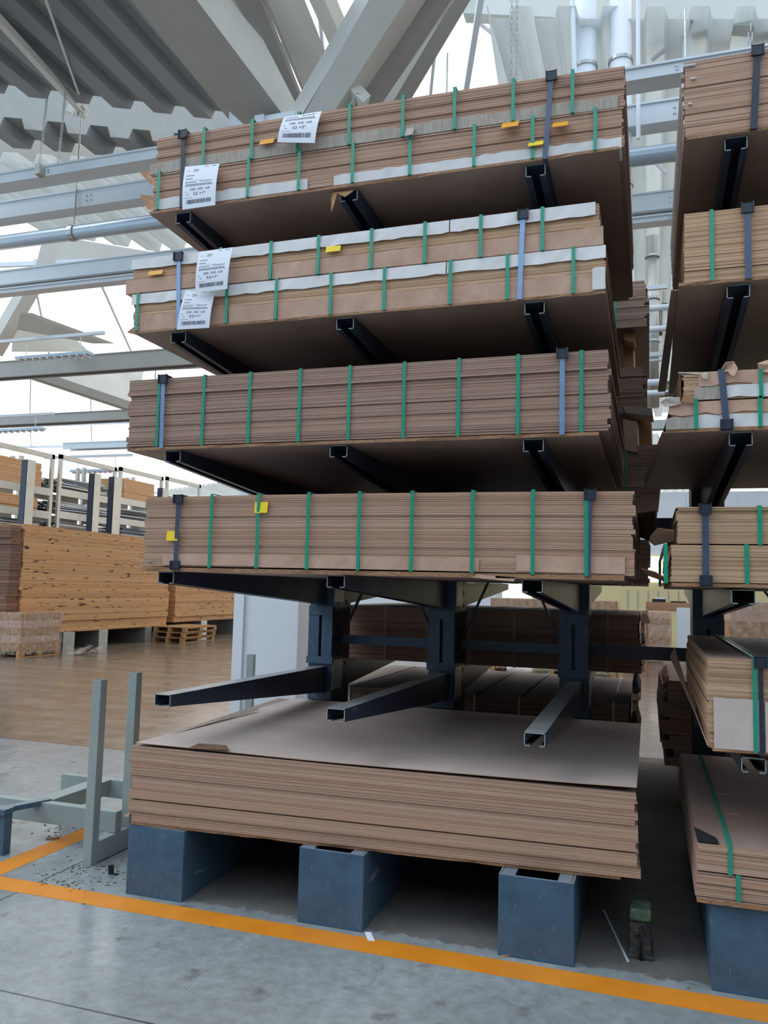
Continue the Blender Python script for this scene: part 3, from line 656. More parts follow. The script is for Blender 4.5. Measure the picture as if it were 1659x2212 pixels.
TIPX = {5: [.012, .0, .0, .0], 4: [.005, .0, .0, .0], 3: [.003, .015, .0, .0], 2: [.008, .008, .0, .0]}
for i, x in enumerate(AX):
    for L, z in enumerate(LV, 1):
        dx = TIPX.get(L, [0] * 4)[i]; xx = x + (L1[i][0] if L == 1 else -dx)
        zt_ = L1[i][1] if L == 1 else z; zr = 1.015 if L == 1 else z
        if i == 3 and L == 2: zt_ -= .026; xx -= .0
        arm(xx, 0, YC, zt_, zr)
        arm(x, 4.95, YC + .42, zr + .02, zr)
        # bolted sleeve holding the arm
        g = MB(); cx_ = x + AW / 2
        g.box(cx_ - .11, cx_ + .11, YC - .02, YC + .03, zr + .02, zr + .075)
        g.box(cx_ - .10, cx_ - .012, YC - .015, YC + .02, zr + .07, zr + .405); g.box(cx_ + .012, cx_ + .10, YC - .015, YC + .02, zr + .07, zr + .405)
        g.box(cx_ - .10, cx_ + .10, YC - .02, YC + .03, zr + .40, zr + .47); g.box(cx_ - .1, cx_ + .1, YC + .005, YC + .03, zr - .26, zr + .03)
        g.build('arm_bracket', M['steel'], rack)
        g = MB(); g.box(cx_ + .105, cx_ + .112, YC, YC + .2, zr - .18, zr + .05); g.build('side_plate', M['galv'], rack)
    cx_ = x + AW / 2
    g = MB(); g.box(cx_ - .1, cx_ + .1, YC + .03, YC + .045, .36, 4.35); g.box(cx_ - .1, cx_ + .1, YC + .375, YC + .39, .36, 4.35); g.box(cx_ - .1, cx_ - .085, YC + .045, YC + .375, .36, 4.35); g.box(cx_ + .085, cx_ + .1, YC + .045, YC + .375, .36, 4.35)
    g.build('column', M['arm'], rack)
    g = MB()
    for k in range(38):
        z = .5 + k * .1; g.box(cx_ + .1, cx_ + .102, YC + .1, YC + .12, z, z + .035); g.box(cx_ + .1, cx_ + .102, YC + .28, YC + .3, z, z + .035)
    g.build('punched_holes', M['black'], rack)
    # base beam on the floor
BX = [-.1125, .8753, 1.8652, 2.765]
for i, x in enumerate(BX):
    w = .3388; h = .356; g = MB(); t = .012
    g.box(x, x + w, 0, t, 0, h); g.box(x, x + t, t, 4.9, 0, h); g.box(x + w - t, x + w, t, 4.9, 0, h)
    g.box(x + t, x + .075, t, 4.9, h - t, h); g.box(x + w - .075, x + w - t, t, 4.9, h - t, h)
    g.box(x + t, x + w - t, t, 4.9, 0, t)
    bevel(g.build('base_beam', M['steel'], rack), .004)
# braces between columns
def br(a, c_, w=.05, h=.02, mat='arm', nm='brace'): MB().bar(a, c_, w, h, (0, 1, 0)).build(nm, M[mat], rack)
yb = YC + .2
for i in range(3):
    xa_, xb_ = AX[i] + .15, AX[i + 1] - .05
    for z in ((1.22, 2.15) if i == 2 else (1.22, 2.15, 3.4)): br((xa_, yb, z), (xb_, yb, z), .095 if i == 2 else .07, .02, 'steel' if i < 2 else 'arm', 'tie_bar')
    if i == 2: continue
    xm = (xa_ + xb_) / 2
    br((xa_, yb, 1.24), (xm, yb, 2.1), .015, .035); br((xm, yb, 2.1), (xb_, yb, 1.24), .015, .035)
    br((xa_, yb, 2.2), (xb_, yb, 3.36), .015, .035)
br((3.0, yb, 1.22), (5.4, yb, 1.22), .09, .02, 'arm', 'tie_bar'); br((3.0, yb, 2.15), (5.4, yb, 2.15), .09, .02, 'arm', 'tie_bar'); br((3.0, yb, 2.1), (3.6, yb, 1.24), .015, .035)

# ------------------------------------------------------------------ board bundles
Y0 = -.02
def lin(a, b_, t): return a + (b_ - a) * t
def sheets(g, x0, x1, y0, y1, zb, zt_, n, rnd, jx=.006, jy=.004, sag=None, nx=10, grp=.2, front=(0, 0), drift=0):
    ox = oy = 0
    for k in range(n):
        if rnd.random() < grp: ox = rnd.uniform(-jx, jx); oy = rnd.uniform(-jy, jy)
        a = ox + rnd.uniform(-.0015, .0015) + drift * k / n; c_ = oy + rnd.uniform(-.0012, .0012); th = rnd.uniform(.93, .99) if rnd.random() < .8 else rnd.uniform(.72, .85)
        vs = []
        for i in range(nx + 1):
            t = i / nx; x = lin(x0, x1, t) + a; s = sag(t) if sag else 0
            lo = lin(zb[0], zb[1], t); hi = lin(zt_[0], zt_[1], t); z = lin(lo, hi, k / n) + s; z2 = lin(lo, hi, (k + th) / n) + s
            vs += [(x, y0 + c_, z), (x, y1 + c_, z), (x, y0 + c_, z2), (x, y1 + c_, z2)]
        fs = []
        for i in range(nx):
            p = i * 4; q = p + 4
            fs += [(p, q, q + 2, p + 2), (p + 1, p + 3, q + 3, q + 1), (p + 2, q + 2, q + 3, p + 3), (p, p + 1, q + 1, q)]
        fs += [(0, 2, 3, 1), (nx * 4, nx * 4 + 1, nx * 4 + 3, nx * 4 + 2)]
        g.add(vs, fs)
def strap_loop(x, y0, y1, z0, z1, w, t=.0015, xb=None):
    xb = x if xb is None else xb; g = MB(); o = .003
    f = lambda X, y, z: (X, y, z)
    g.hexa([(xb - w / 2, y0 - o - t, z0 - o), (xb + w / 2, y0 - o - t, z0 - o), (xb + w / 2, y0 - o, z0 - o), (xb - w / 2, y0 - o, z0 - o)],
           [(x - w / 2, y0 - o - t, z1 + o), (x + w / 2, y0 - o - t, z1 + o), (x + w / 2, y0 - o, z1 + o), (x - w / 2, y0 - o, z1 + o)])
    g.hexa([(xb - w / 2, y1 + o, z0 - o), (xb + w / 2, y1 + o, z0 - o), (xb + w / 2, y1 + o + t, z0 - o), (xb - w / 2, y1 + o + t, z0 - o)],
           [(x - w / 2, y1 + o, z1 + o), (x + w / 2, y1 + o, z1 + o), (x + w / 2, y1 + o + t, z1 + o), (x - w / 2, y1 + o + t, z1 + o)])
    g.box(x - w / 2, x + w / 2, y0 - o - t, y1 + o + t, z1 + o, z1 + o + t); g.box(xb - w / 2, xb + w / 2, y0 - o - t, y1 + o + t, z0 - o - t, z0 - o)
    return g
def fx(u, v, y=Y0): return PY(u, v, y).x
class Bundle:
    def __init__(s, name, label, x0, x1, zb, zt_, n, mat, seed, y0=Y0, depth=2.05, sag=None, group=None, jx=.006, jy=.004, drift=0, grp=.2, nx=10, partname='board_sheets'):
        s.e = empty(name, (x0, y0, min(zb)), label, 'board bundle', group); s.x0, s.x1, s.zb, s.zt, s.y0, s.y1 = x0, x1, zb, zt_, y0, y0 + depth; s.sag = sag; s.edged = False
        g = MB(); rnd = random.Random(seed); sheets(g, x0, x1, y0, y0 + depth, zb, zt_, n, rnd, jx, jy, sag, nx, grp, drift=drift)
        g.build(partname, mat, s.e); s.rnd = rnd
    def z(s, x, top):
        t = (x - s.x0) / (s.x1 - s.x0); q = s.zt if top else s.zb; return lin(q[0], q[1], t) + (s.sag(t) if s.sag else 0)
    def strap(s, x, w=.017, mat='green', xb=None):
        strap_loop(x, s.y0 - (.013 if s.edged else .003), s.y1, s.z(x, 0) - (.002 if s.edged else 0), s.z(x, 1) + (.005 if s.edged else 0), w, xb=xb).build('strap', M[mat], s.e)
    def straps(s, us, v):
        for u in us: s.strap(fx(u, v, s.y0))
    def edge(s, xa_, xb_, f0, f1, mat, wav=.004, lip=None, name='edge_protector', seed=0, off=.003):
        """folded cardboard strip on the front between height fractions f0..f1 of the bundle"""
        s.edged = True; rnd = random.Random(seed + int(xa_ * 1000)); n = max(3, int(abs(xb_ - xa_) / .05)); vs = []; fs = []
        for i in range(n + 1):
            t = i / n; x = lin(xa_, xb_, t); a = s.z(x, 0); c_ = s.z(x, 1); w0 = rnd.uniform(-wav, wav); w1 = rnd.uniform(-wav, wav)
            lo = lin(a, c_, f0) + (w0 if f0 > .02 else 0); hi = lin(a, c_, f1) + (w1 if f1 < .98 else 0); d = off + rnd.random() * .002
            dt = d + (.005 if f1 < .98 else 0) * rnd.random(); db = d + (.006 if f0 > .02 else 0) * rnd.random()
            ins = .12
            P_ = [(x, s.y0 - db, lo), (x, s.y0 - dt, hi), (x, s.y0 - dt + .003, hi), (x, s.y0 - db + .003, lo)]
            if f1 > .98: P_[1] = (x, s.y0 - dt, hi + .004); P_[2] = (x, s.y0 + ins, hi + .004)
            if f0 < .02: P_[0] = (x, s.y0 - db, lo - .004); P_[3] = (x, s.y0 + ins, lo - .004)
            vs += P_
        for i in range(n):
            p = i * 4; q = p + 4
            fs += [(p, q, q + 1, p + 1)]
            if f1 > .98 : fs += [(p + 1, q + 1, q + 2, p + 2)]
            if f0 < .02 : fs += [(p + 3, q + 3, q, p)]
            if f1 <= .98 and f0 >= .02: fs += [(p + 1, q + 1, q + 2, p + 2), (p + 2, q + 2, q + 3, p + 3), (p + 3, q + 3, q, p)]
        g = MB(); g.add(vs, fs); o = g.build(name, M[mat], s.e)
        so = o.modifiers.new('thickness', 'SOLIDIFY'); so.thickness = .002; so.offset = 1
        return o
    def tag_(s, u0, v0, u1, v1, mat='yellow', tilt=.03, name='marker_tag'):
        y = s.y0 - .012; a = PY(u0, v0, y); c_ = PY(u1, v1, y)
        g = MB(); g.hexa([(a.x, y - tilt, c_.z), (c_.x, y - tilt, c_.z), (c_.x, y - tilt + .002, c_.z), (a.x, y - tilt + .002, c_.z)], [(a.x, y, a.z), (c_.x, y, a.z), (c_.x, y + .002, a.z), (a.x, y + .002, a.z)])
        g.build(name, M[mat], s.e)
def base(x0, x1, z0, z1, label, y0=Y0 - .01, depth=2.08, mat='base_board', sag=0, split=None):
    g = MB(); rnd = random.Random(int(z0 * 999)); n = 26; vs = []; fs = []
    for i in range(n + 1):
        t = i / n; x = lin(x0, x1, t); r = rnd.uniform(0, .012) * (rnd.random() < .4)
        zz = (z0[0] + (z0[1] - z0[0]) * t) if isinstance(z0, tuple) else z0
        vs += [(x, y0 + r, zz), (x, y0 + depth, zz), (x, y0 + r * .4, zz + z1), (x, y0 + depth, zz + z1)]
    for i in range(n):
        p = i * 4; q = p + 4; fs += [(p, q, q + 2, p + 2), (p + 1, p + 3, q + 3, q + 1), (p + 2, q + 2, q + 3, p + 3), (p, p + 1, q + 1, q)]
    fs += [(0, 2, 3, 1), (n * 4, n * 4 + 1, n * 4 + 3, n * 4 + 2)]
    g.add(vs, fs); return tag(g.build('base_board', M[mat]), label, 'board', 'base boards under the bundles')
def load_band(x, y0, y1, z0, z1, label, w=.024, xb=None, prot=(1, 0), mat='blue_band'):
    e = empty('strapping_band', (x, y0, z0), label, 'strapping band', 'wide dark bands round the bundles')
    strap_loop(x, y0 - .012, y1 + .01, z0 - .004, z1 + .004, w, .002, xb).build('band', M[mat], e)
    xb = x if xb is None else xb
    for k, (zz, xx, s) in enumerate(((z1, x, 1), (z0, xb, -1))):
        if not prot[k]: continue
        g = MB(); g.box(xx - .024, xx + .024, y0 - .024, y0 - .012, zz - .035 if s > 0 else zz - .012, zz + .012 if s > 0 else zz + .035)
        g.box(xx - .024, xx + .024, y0 - .024, y0 + .04, zz + .009 if s > 0 else zz - .013, zz + .013 if s > 0 else zz - .009)
        g.box(xx - .027, xx - .021, y0 - .03, y0 - .012, zz - .035 if s > 0 else zz - .012, zz + .014 if s > 0 else zz + .035); g.box(xx + .021, xx + .027, y0 - .03, y0 - .012, zz - .035 if s > 0 else zz - .012, zz + .014 if s > 0 else zz + .035)
        g.build('corner_protector', M['protector'], e)
    return e

# paper labels
def text_faces(body, size=1.0):
    cu = bpy.data.curves.new('t', 'FONT'); cu.body = body; cu.size = size; cu.resolution_u = 2
    o = bpy.data.objects.new('t', cu); C.objects.link(o); bpy.context.view_layer.update()
    me = o.evaluated_get(bpy.context.evaluated_depsgraph_get()).to_mesh()
    vs = [v.co.copy() for v in me.vertices]; fs = [tuple(p.vertices) for p in me.polygons]
    C.objects.unlink(o); bpy.data.objects.remove(o); return vs, fs
def paper_label(bd, px, ys, label, seed, upper=True, hand='52 +1ª', top_cut=0.0):
    """px: TL,TR,BR,BL pixel corners; ys: y of the top and bottom edges"""
    yt, ybm = ys; TL, TR, BR, BL = [PY(*p, y) for p, y in zip(px, (yt, yt, ybm, ybm))]
    def at(u, v, off=0):      # v 0 bottom .. 1 top
        p = BL.lerp(BR, u).lerp(TL.lerp(TR, u), v); bow = -.012 * math.sin(math.pi * v) ; return p + Vector((0, bow - off, 0))
    g = MB(); n = 8; vs = []; fs = []
    for i in range(n + 1):
        for j in range(n + 1): vs.append(at(i / n, j / n))
    for i in range(n):
        for j in range(n): a = i * (n + 1) + j; fs.append((a, a + n + 1, a + n + 2, a + 1))
    vs2 = [v + Vector((0, .0008, 0)) for v in vs]; o = len(vs)
    g.add(vs + vs2, fs + [tuple(i + o for i in f[::-1]) for f in fs])
    g.cur = 1
    def rect(u0, v0, u1, v1): g.add([at(u0, v0, .001), at(u1, v0, .001), at(u1, v1, .001), at(u0, v1, .001)], [(0, 1, 2, 3)])
    H = 1.0 / (1 - top_cut)  # content was laid out for a full-height sheet
    V = lambda v: v * H
    def txt(s, u, v, w, h):
        tv, tf = text_faces(s); mx = max(p.x for p in tv); my = max(p.y for p in tv); mn = min(p.y for p in tv)
        g.add([at(u + p.x / mx * w, V(v) + (p.y - mn) / (my - mn) * h * H, .0012) for p in tv], tf)
    txt('2580  2050  4,00', .22, .385, .6, .06)
    txt('≈', .12, .295, .07, .02); txt(hand, .33, .285, .36, .065)
    rnd = random.Random(seed); u = .12
    while u < .85:
        w = rnd.choice((.006, .012, .02)); rect(u, V(.10), min(u + w, .86), V(.19)); u += w + rnd.choice((.008, .014))
    for (u0, u1, v) in ((.08, .85, .53), (.08, .88, .50), (.08, .40, .58), (.5, .85, .59)): 
        x = u0
        while x < u1: w = rnd.uniform(.02, .08); rect(x, V(v), min(u1, x + w), V(v + .013)); x += w + .012
    rect(.06, V(.235), .3, V(.239)); rect(.06, V(.37), .14, V(.375))
    if upper:
        for (u0, u1, v, h) in ((.08, .32, .745, .014), (.08, .28, .67, .014), (.08, .2, .87, .006), (.28, .42, .89, .01), (.28, .45, .87, .008), (.28, .4, .84, .008), (.08, .6, .625, .004), (.6, .7, .955, .012), (.8, .93, .955, .012)):
            x = u0
            while x < u1: w = rnd.uniform(.02, .05); rect(x, v, min(u1, x + w), v + h); x += w + .008
    o = g.build('paper_label', [M['paper'], M['ink']], bd.e); o['label'] = label; return o

SAG = lambda a: (lambda t: -a * 4 * t * (1 - t))
# --- level 5 (top)
base(-.17, 2.40, 3.727, .014, 'brown base board under the topmost pair of bundles')
A2 = Bundle('board_bundle', 'lower bundle of the top shelf, with orange tags and a white cardboard edge', -.155, 2.42, (3.752, 3.741), (3.962, 3.938), 52, M['hardboard'], 21, sag=SAG(-.004), group='strapped bundles on the left bay')
A1 = Bundle('board_bundle', 'topmost bundle of the rack, with a paper label over its edge', -.148, 2.428, (3.968, 3.942), (4.182, 4.145), 48, M['hardboard'], 22, sag=SAG(-.008), group='strapped bundles on the left bay', jx=.005)
A2.edge(fx(345, 410), fx(665, 400), 0, .27, 'card_white'); A2.edge(fx(722, 385), fx(1343, 320), 0, .24, 'card_white', seed=1)
A1.edge(fx(326, 352), fx(640, 320), .0, .28, 'card_grey', seed=2); A1.edge(fx(640, 305), fx(905, 275), 0, .26, 'card_grey', seed=3); A1.edge(fx(905, 268), fx(1335, 225), 0, .27, 'card_grey', seed=4)
A1.straps((446, 549, 648, 757, 872, 983, 1109, 1237), 250)
A2.straps((349, 540, 649, 764, 887, 1025, 1151, 1286), 350)
A1.tag_(563, 303, 593, 312, 'orange_tag', .02); A2.tag_(1086, 266, 1122, 283, 'orange_tag', .05); A2.tag_(1195, 266, 1228, 282, 'orange_tag', .05); A2.tag_(1142, 308, 1174, 316, 'yellow', .02); A2.tag_(878, 278, 895, 297, 'card_grey', .03, 'torn_flap')
paper_label(A1, ((614, 253), (695, 240), (680, 309), (599, 307)), (Y0 - .03, Y0 - .06), 'white paper label with barcode reading 2580 2050 4,00', 1, False, '52 +5ª', .36)
paper_label(A2, ((400, 360), (474, 353), (465, 443), (394, 453)), (Y0 - .03, Y0 - .06), 'white paper label with barcode reading 2580 2050 4,00', 2)
load_band(fx(396, 350), Y0, 2.03, 3.745, 4.18, 'dark band at the left end of the topmost bundles', xb=fx(396, 430) + .0, prot=(1, 0), mat='protector')
load_band(fx(1192, 170), Y0, 2.03, 3.735, 4.155, 'slanting dark blue band near the right end of the topmost bundles', xb=fx(1178, 335), prot=(1, 0))
# torn flaps at left end and hanging scrap of the top level
def flap(name, pts, th, mat, label, cat='cardboard'):
    return tag(MB().slab(pts, th).build(name, M[mat]), label, cat)
flap('cardboard_flap', [PY(302, 420, .4), PY(345, 425, .1), PY(350, 460, .1), PY(318, 452, .4)], (0, .01, .003), 'card_brown', 'torn brown cardboard corner sticking out left of the topmost bundles')
flap('cardboard_flap', [PY(302, 372, .3), PY(335, 366, .05), PY(335, 398, .05), PY(325, 398, .2)], (0, .01, .003), 'card_brown', 'small brown cardboard corner poking left between the topmost bundles')
e = flap('cardboard_scrap', [(fx(713, 405), .0, 3.73), (fx(765, 405), .0, 3.728), (fx(760, 420), -.02, 3.70), (fx(745, 430), -.025, 3.675), (fx(728, 420), -.02, 3.705), (fx(722, 440), -.025, 3.64), (fx(717, 465), -.03, 3.60), (fx(714, 430), -.02, 3.68)], (0, .004, 0), 'card_brown', 'torn cardboard scrap dangling over the middle arm of the top shelf')
# --- level 4
base(-.23, 2.34, 3.033, .013, 'brown base board under the white-edged pair of bundles')
B2 = Bundle('board_bundle', 'lower white-edged bundle on the second shelf from the top', -.24, 2.336, (3.052, 3.05), (3.256, 3.262), 46, M['hardboard_gold'], 31, group='strapped bundles on the left bay', sag=SAG(.002))
B1 = Bundle('board_bundle', 'upper white-edged bundle on the second shelf from the top, with a yellow tag', -.262, 2.31, (3.274, 3.276), (3.462, 3.478), 46, M['hardboard_gold'], 32, group='strapped bundles on the left bay')
def segs(bd, us, v, f0, f1, mat, sd):
    for k in range(len(us) - 1): bd.edge(fx(us[k], v) + .003, fx(us[k + 1], v) - .003, f0, f1, mat, seed=sd + k, off=.005)
segs(B1, (290, 588, 690, 804, 919, 972, 1039, 1172, 1288), 500, .70, 1, 'card_white', 40)
segs(B1, (275, 480, 588, 690, 804, 919, 1039, 1172, 1305), 580, 0, .40, 'card_pink', 50)
segs(B2, (288, 494, 600, 717, 832, 965, 974, 1097, 1239, 1310), 600, .73, 1, 'card_white', 60)
segs(B2, (305, 494, 600, 717, 832, 974, 1097, 1239, 1300), 660, 0, .42, 'card_pink', 70)
B2.edge(fx(1280, 580), fx(1308, 580), .02, .5, 'card_white', seed=5, off=.012, name='torn_flap')
B1.straps((480, 588, 690, 804, 919, 1039, 1172), 540); B2.straps((303, 494, 600, 717, 832, 974, 1097, 1239), 620)
B1.tag_(705, 533, 736, 543, 'yellow', .01); B1.tag_(322, 586, 352, 593, 'orange_tag', .01)
paper_label(B2, ((401, 628), (466, 628), (452, 708), (382, 712)), (Y0 - .028, Y0 - .05), 'white paper label with barcode, partly covered by the one above', 4, True, '52+1ª')
paper_label(B1, ((430, 544), (503, 534), (491, 624), (422, 632)), (Y0 - .05, Y0 - .075), 'white paper label with barcode reading 2580 2050 4,00', 3, True, '52+1ª')
load_band(fx(389, 555), Y0, 2.03, 3.046, 3.462, 'pale blue band left of the labels on the white-edged bundles', mat='pale_band', xb=fx(392, 640), prot=(1, 0))
load_band(fx(1131, 460), Y0, 2.03, 3.046, 3.47, 'pale blue band near the right end of the white-edged bundles', mat='pale_band', xb=fx(1123, 635), prot=(1, 0))
flap('cardboard_flap', [PY(274, 718, .35), PY(310, 690, .0), PY(318, 722, .0), PY(305, 726, .2)], (0, .01, .004), 'card_brown', 'brown cardboard wrap corner at the lower left of the white-edged bundles')
flap('cardboard_flap', [PY(276, 610, .3), PY(300, 600, .0), PY(300, 636, .0), PY(284, 640, .25)], (0, .01, .004), 'card_pink', 'buff cardboard end flap at the left of the upper white-edged bundle')
# --- level 3
base(-.235, 2.31, 2.364, .016, 'brown base board under the third shelf bundle')
Cb = Bundle('board_bundle', 'thick bare bundle on the third shelf, with ten straps and no labels', -.245, 2.352, (2.388, 2.386), (2.765, 2.766), 80, M['hardboard_grey'], 41, group='strapped bundles on the left bay', jx=.014, jy=.006, drift=.0, grp=.16)
Cb.straps((441, 540, 648, 755, 873, 991, 1119, 1256), 860); Cb.strap(fx(343, 880))
load_band(fx(354, 860), Y0, 2.03, 2.380, 2.768, 'shiny pale band at the left end of the third shelf bundle', mat='pale_band', xb=fx(349, 940) + .012, prot=(1, 0))
load_band(fx(1215, 850), Y0, 2.03, 2.380, 2.768, 'pale blue band near the right end of the third shelf bundle', mat='pale_band', prot=(1, 0))
# --- level 2
base(-.09, 2.42, 1.70, .022, 'rough chipped base board under the fourth shelf bundle', mat='base_board')
D = Bundle('board_bundle', 'bare bundle on the fourth shelf with two yellow tags and torn cardboard edging', -.095, 2.462, (1.727, 1.722), (2.103, 2.103), 84, M['hardboard'], 51, group='strapped bundles on the left bay', jx=.012, jy=.005, sag=SAG(-.006), drift=0, grp=.14)
D.edge(fx(352, 1215), fx(555, 1215), .02, .17, 'card_pink', seed=1); D.edge(fx(558, 1215), fx(775, 1215), .01, .17, 'card_pink', seed=2); D.edge(fx(778, 1215), fx(1035, 1215), .01, .17, 'card_pink', seed=3)
D.edge(fx(1115, 1225), fx(1350, 1225), .02, .21, 'card_pink', seed=4)
D.straps((458, 559, 667, 777, 891, 1022, 1152), 1150); D.strap(fx(1267, 1150) )
D.tag_(551, 1084, 578, 1108, 'yellow', .006); D.tag_(361, 1147, 384, 1168, 'yellow', .006)
load_band(fx(387, 1120), Y0, 2.03, 1.722, 2.10, 'dark band at the left end of the fourth shelf bundle', prot=(1, 1))
load_band(fx(1275, 1120), Y0, 2.03, 1.722, 2.10, 'dark blue band near the right end of the fourth shelf bundle', xb=fx(1270, 1230), prot=(1, 0))
flap('cardboard_flap', [(2.45, 1.2, 2.118), (2.56, 1.0, 2.112), (2.56, 1.0, 1.97), (2.555, 1.3, 1.95), (2.46, 1.5, 2.0)], (.004, .004, .004), 'card_dark', 'dark brown sheet hanging off the right end of the fourth shelf bundle')
flap('cardboard_flap', [(-.15, 0, 1.745), (-.04, -.03, 1.75), (-.04, .1, 1.745), (-.12, .1, 1.74)], (0, 0, .004), 'card_grey', 'torn grey cardboard tongue poking left from the fourth shelf bundle')
flap('cardboard_flap', [(fx(1030, 1250), -.03, 1.715), (fx(1115, 1258), -.03, 1.705), (fx(1110, 1262), -.03, 1.685), (fx(1020, 1252), -.03, 1.70)], (0, .004, 0), 'card_pink', 'torn buff cardboard strip hanging under the fourth shelf bundle')

# --- floor level: loose sheets
eb = base(-.10, 2.40, .358, .014, 'reddish base board lying on the slate base beams', y0=.0, depth=2.03); eb.rotation_euler.z = .05
NS = 92; zb0, zt0 = .374, .766; rnd = random.Random(61); ox = oy = 0
zz = zb0; protoE = None; pitch = (zt0 - zb0) / NS
g = MB(); sheets(g, -.105, 2.475, Y0, Y0 + 2.05, (0, 0), (pitch, pitch), 1, random.Random(1), 0, 0, None, 4)
first = g.build('fibreboard_sheet', M['hardboard']); tag(first, 'brown fibreboard sheet in the big loose stack on the base beams', 'board', 'loose fibreboard sheets on the base beams')
for k in range(NS):
    o = first if k == 0 else first.copy()
    if k: C.objects.link(o)
    if rnd.random() < .15: ox = rnd.uniform(-.008, .008); oy = rnd.uniform(-.012, .006)
    top = k / NS
    o.location = (ox + rnd.uniform(-.0015, .0015) + (.012 if k < 10 else 0) - .008 * top, oy + rnd.uniform(-.001, .001) + .016, zb0 + k * pitch)
    o.rotation_euler = (0, .0085 * k / NS, .05)
# top loose sheet, slightly lifted at the corners
g = MB(); nx, ny = 24, 12; vs = []; fs = []
for i in range(nx + 1):
    for j in range(ny + 1):
        t = i / nx; s = j / ny; x = lin(-.09, 2.468, t); y = lin(Y0 - .004, Y0 + 2.03, s) + (.012 * math.sin(t * 9) * (1 - s) * .3)
        z = zt0 + .004 + .016 * (1 - s) ** 3 * (t ** 3 + .35 * (1 - t) ** 4) + .004 * (1 - s) ** 4 + .001 * math.sin(t * 13 + s * 3)
        vs.append((x, y + .018 + .05 * x, z - .0085 * x))
n1 = len(vs); vs += [(x, y, z + .004) for x, y, z in vs]
q = lambda i, j: i * (ny + 1) + j
for i in range(nx):
    for j in range(ny): f = (q(i, j), q(i + 1, j), q(i + 1, j + 1), q(i, j + 1)); fs += [f[::-1], tuple(a + n1 for a in f)]
for i in range(nx): fs += [(q(i, 0), q(i + 1, 0), q(i + 1, 0) + n1, q(i, 0) + n1), (q(i + 1, ny), q(i, ny), q(i, ny) + n1, q(i + 1, ny) + n1)]
for j in range(ny): fs += [(q(0, j + 1), q(0, j), q(0, j) + n1, q(0, j + 1) + n1), (q(nx, j), q(nx, j + 1), q(nx, j + 1) + n1, q(nx, j) + n1)]
g.add(vs, fs); tag(g.build('fibreboard_sheet', M['sheet_top']), 'uppermost loose mauve-brown sheet, its front corners lifting off the floor stack', 'board', 'loose fibreboard sheets on the base beams')
flap('torn_sheet', [(.22, .0, .776), (.46, .008, .786), (.40, .09, .790), (.24, .08, .788)], (0, 0, .003), 'card_dark', 'dark torn tongue of board on the front edge of the loose floor stack')
flap('bent_sheet', [(-.10, .25, .775), (-.07, .1, .776), (-.02, 1.3, .79), (-.06, 1.25, .80)], (0, 0, .003), 'card_grey', 'bent strip of board along the left edge of the loose floor stack')
flap('torn_sheet', [(-.15, 0, .392), (-.105, -.02, .40), (-.10, -.02, .412), (-.12, .05, .412)], (0, .003, .001), 'card_brown', 'small torn brown scrap at the lower left corner of the loose floor stack')
for k, (u, v) in enumerate(((1022, 1606), (1135, 1643), (812, 1652))):
    p = PZ(u, v, .77); p.z = .789 - .0085 * p.x; tag(MB().bar(p, p + Vector((.05, .02, 0)), .004, .003).build('wood_splinter', M['card_pink']), ['pale splinter below the right-hand low arm', 'pale splinter in the right half of the top sheet', 'pale splinter near the front edge of the top sheet'][k], 'splinter', 'splinters on the top sheet')

# ------------------------------------------------------------------ right bay bundles
gr = 'strapped bundles on the right bay'
base(2.70, 5.2, 3.727, .015, 'brown base board under the top bundle of the right bay')
R5 = Bundle('board_bundle', 'top bundle of the right bay, brown with pale slips between its sheets', 2.694, 5.27, (3.745, 3.745), (4.11, 4.11), 40, M['hardboard'], 71, group=gr, jx=.004, grp=.3)
for k in range(7):
    o_ = MB().box(2.690 - .002 * k, 2.693, Y0 + .01, Y0 + 2.0, 3.77 + k * .045, 3.79 + k * .045).build('pale_sheet_edge', M['card_white' if k % 2 else 'card_grey'], R5.e)
for (u, v, w) in ((1489, 142, 26), (1497, 170, 10), (1490, 225, 8)):
    p = PY(u, v, Y0 - .006); MB().box(p.x - w * .001, p.x + w * .001, Y0 - .014, Y0, p.z - .003, p.z + .003).build('paper_slip', M['card_white'], R5.e)
load_band(fx(1636, 125), Y0, 2.03, 3.74, 4.11, 'dark band round the top bundle of the right bay', xb=fx(1627, 270), w=.03, prot=(1, 0), mat='protector')
base(2.66, 5.2, 3.035, .015, 'brown base board under the second bundle of the right bay')
R4 = Bundle('board_bundle', 'smooth golden bundle, second from the top in the right bay', 2.685, 5.26, (3.055, 3.055), (3.377, 3.377), 44, M['hardboard_gold'], 72, group=gr, jx=.003, grp=.12)
R4.straps((1538,), 540)
load_band(fx(1615, 540), Y0, 2.03, 3.05, 3.377, 'dark blue band round the golden bundle of the right bay', w=.028, prot=(1, 0))
flap('hanging_sheet', [(2.63, .05, 3.045), (2.665, .05, 3.045), (2.64, 2.0, 3.04), (2.59, 2.0, 3.04)], (0, 0, .006), 'base_board', 'narrow brown board strip beside the underside of the golden bundle')
base(2.60, 5.2, 2.364, .016, 'brown base board under the tattered bundles of the right bay')
R3a = Bundle('board_bundle', 'lower tattered bundle of the right bay in torn pink and white cardboard', 2.63, 5.2, (2.383, 2.383), (2.502, 2.502), 26, M['hardboard_gold'], 73, group=gr, jx=.006)
R3b = Bundle('board_bundle', 'upper tattered bundle of the right bay with crumpled paper on top', 2.675, 5.22, (2.508, 2.508), (2.628, 2.628), 26, M['hardboard_gold'], 74, group=gr, jx=.006)
R3a.edge(2.60, 2.72, .0, .40, 'card_grey', .006, seed=1, off=.012); R3a.edge(2.72, 5.1, 0, .45, 'card_white', .006, seed=2); R3a.edge(2.615, 5.1, .52, .98, 'card_pink', .008, seed=3)
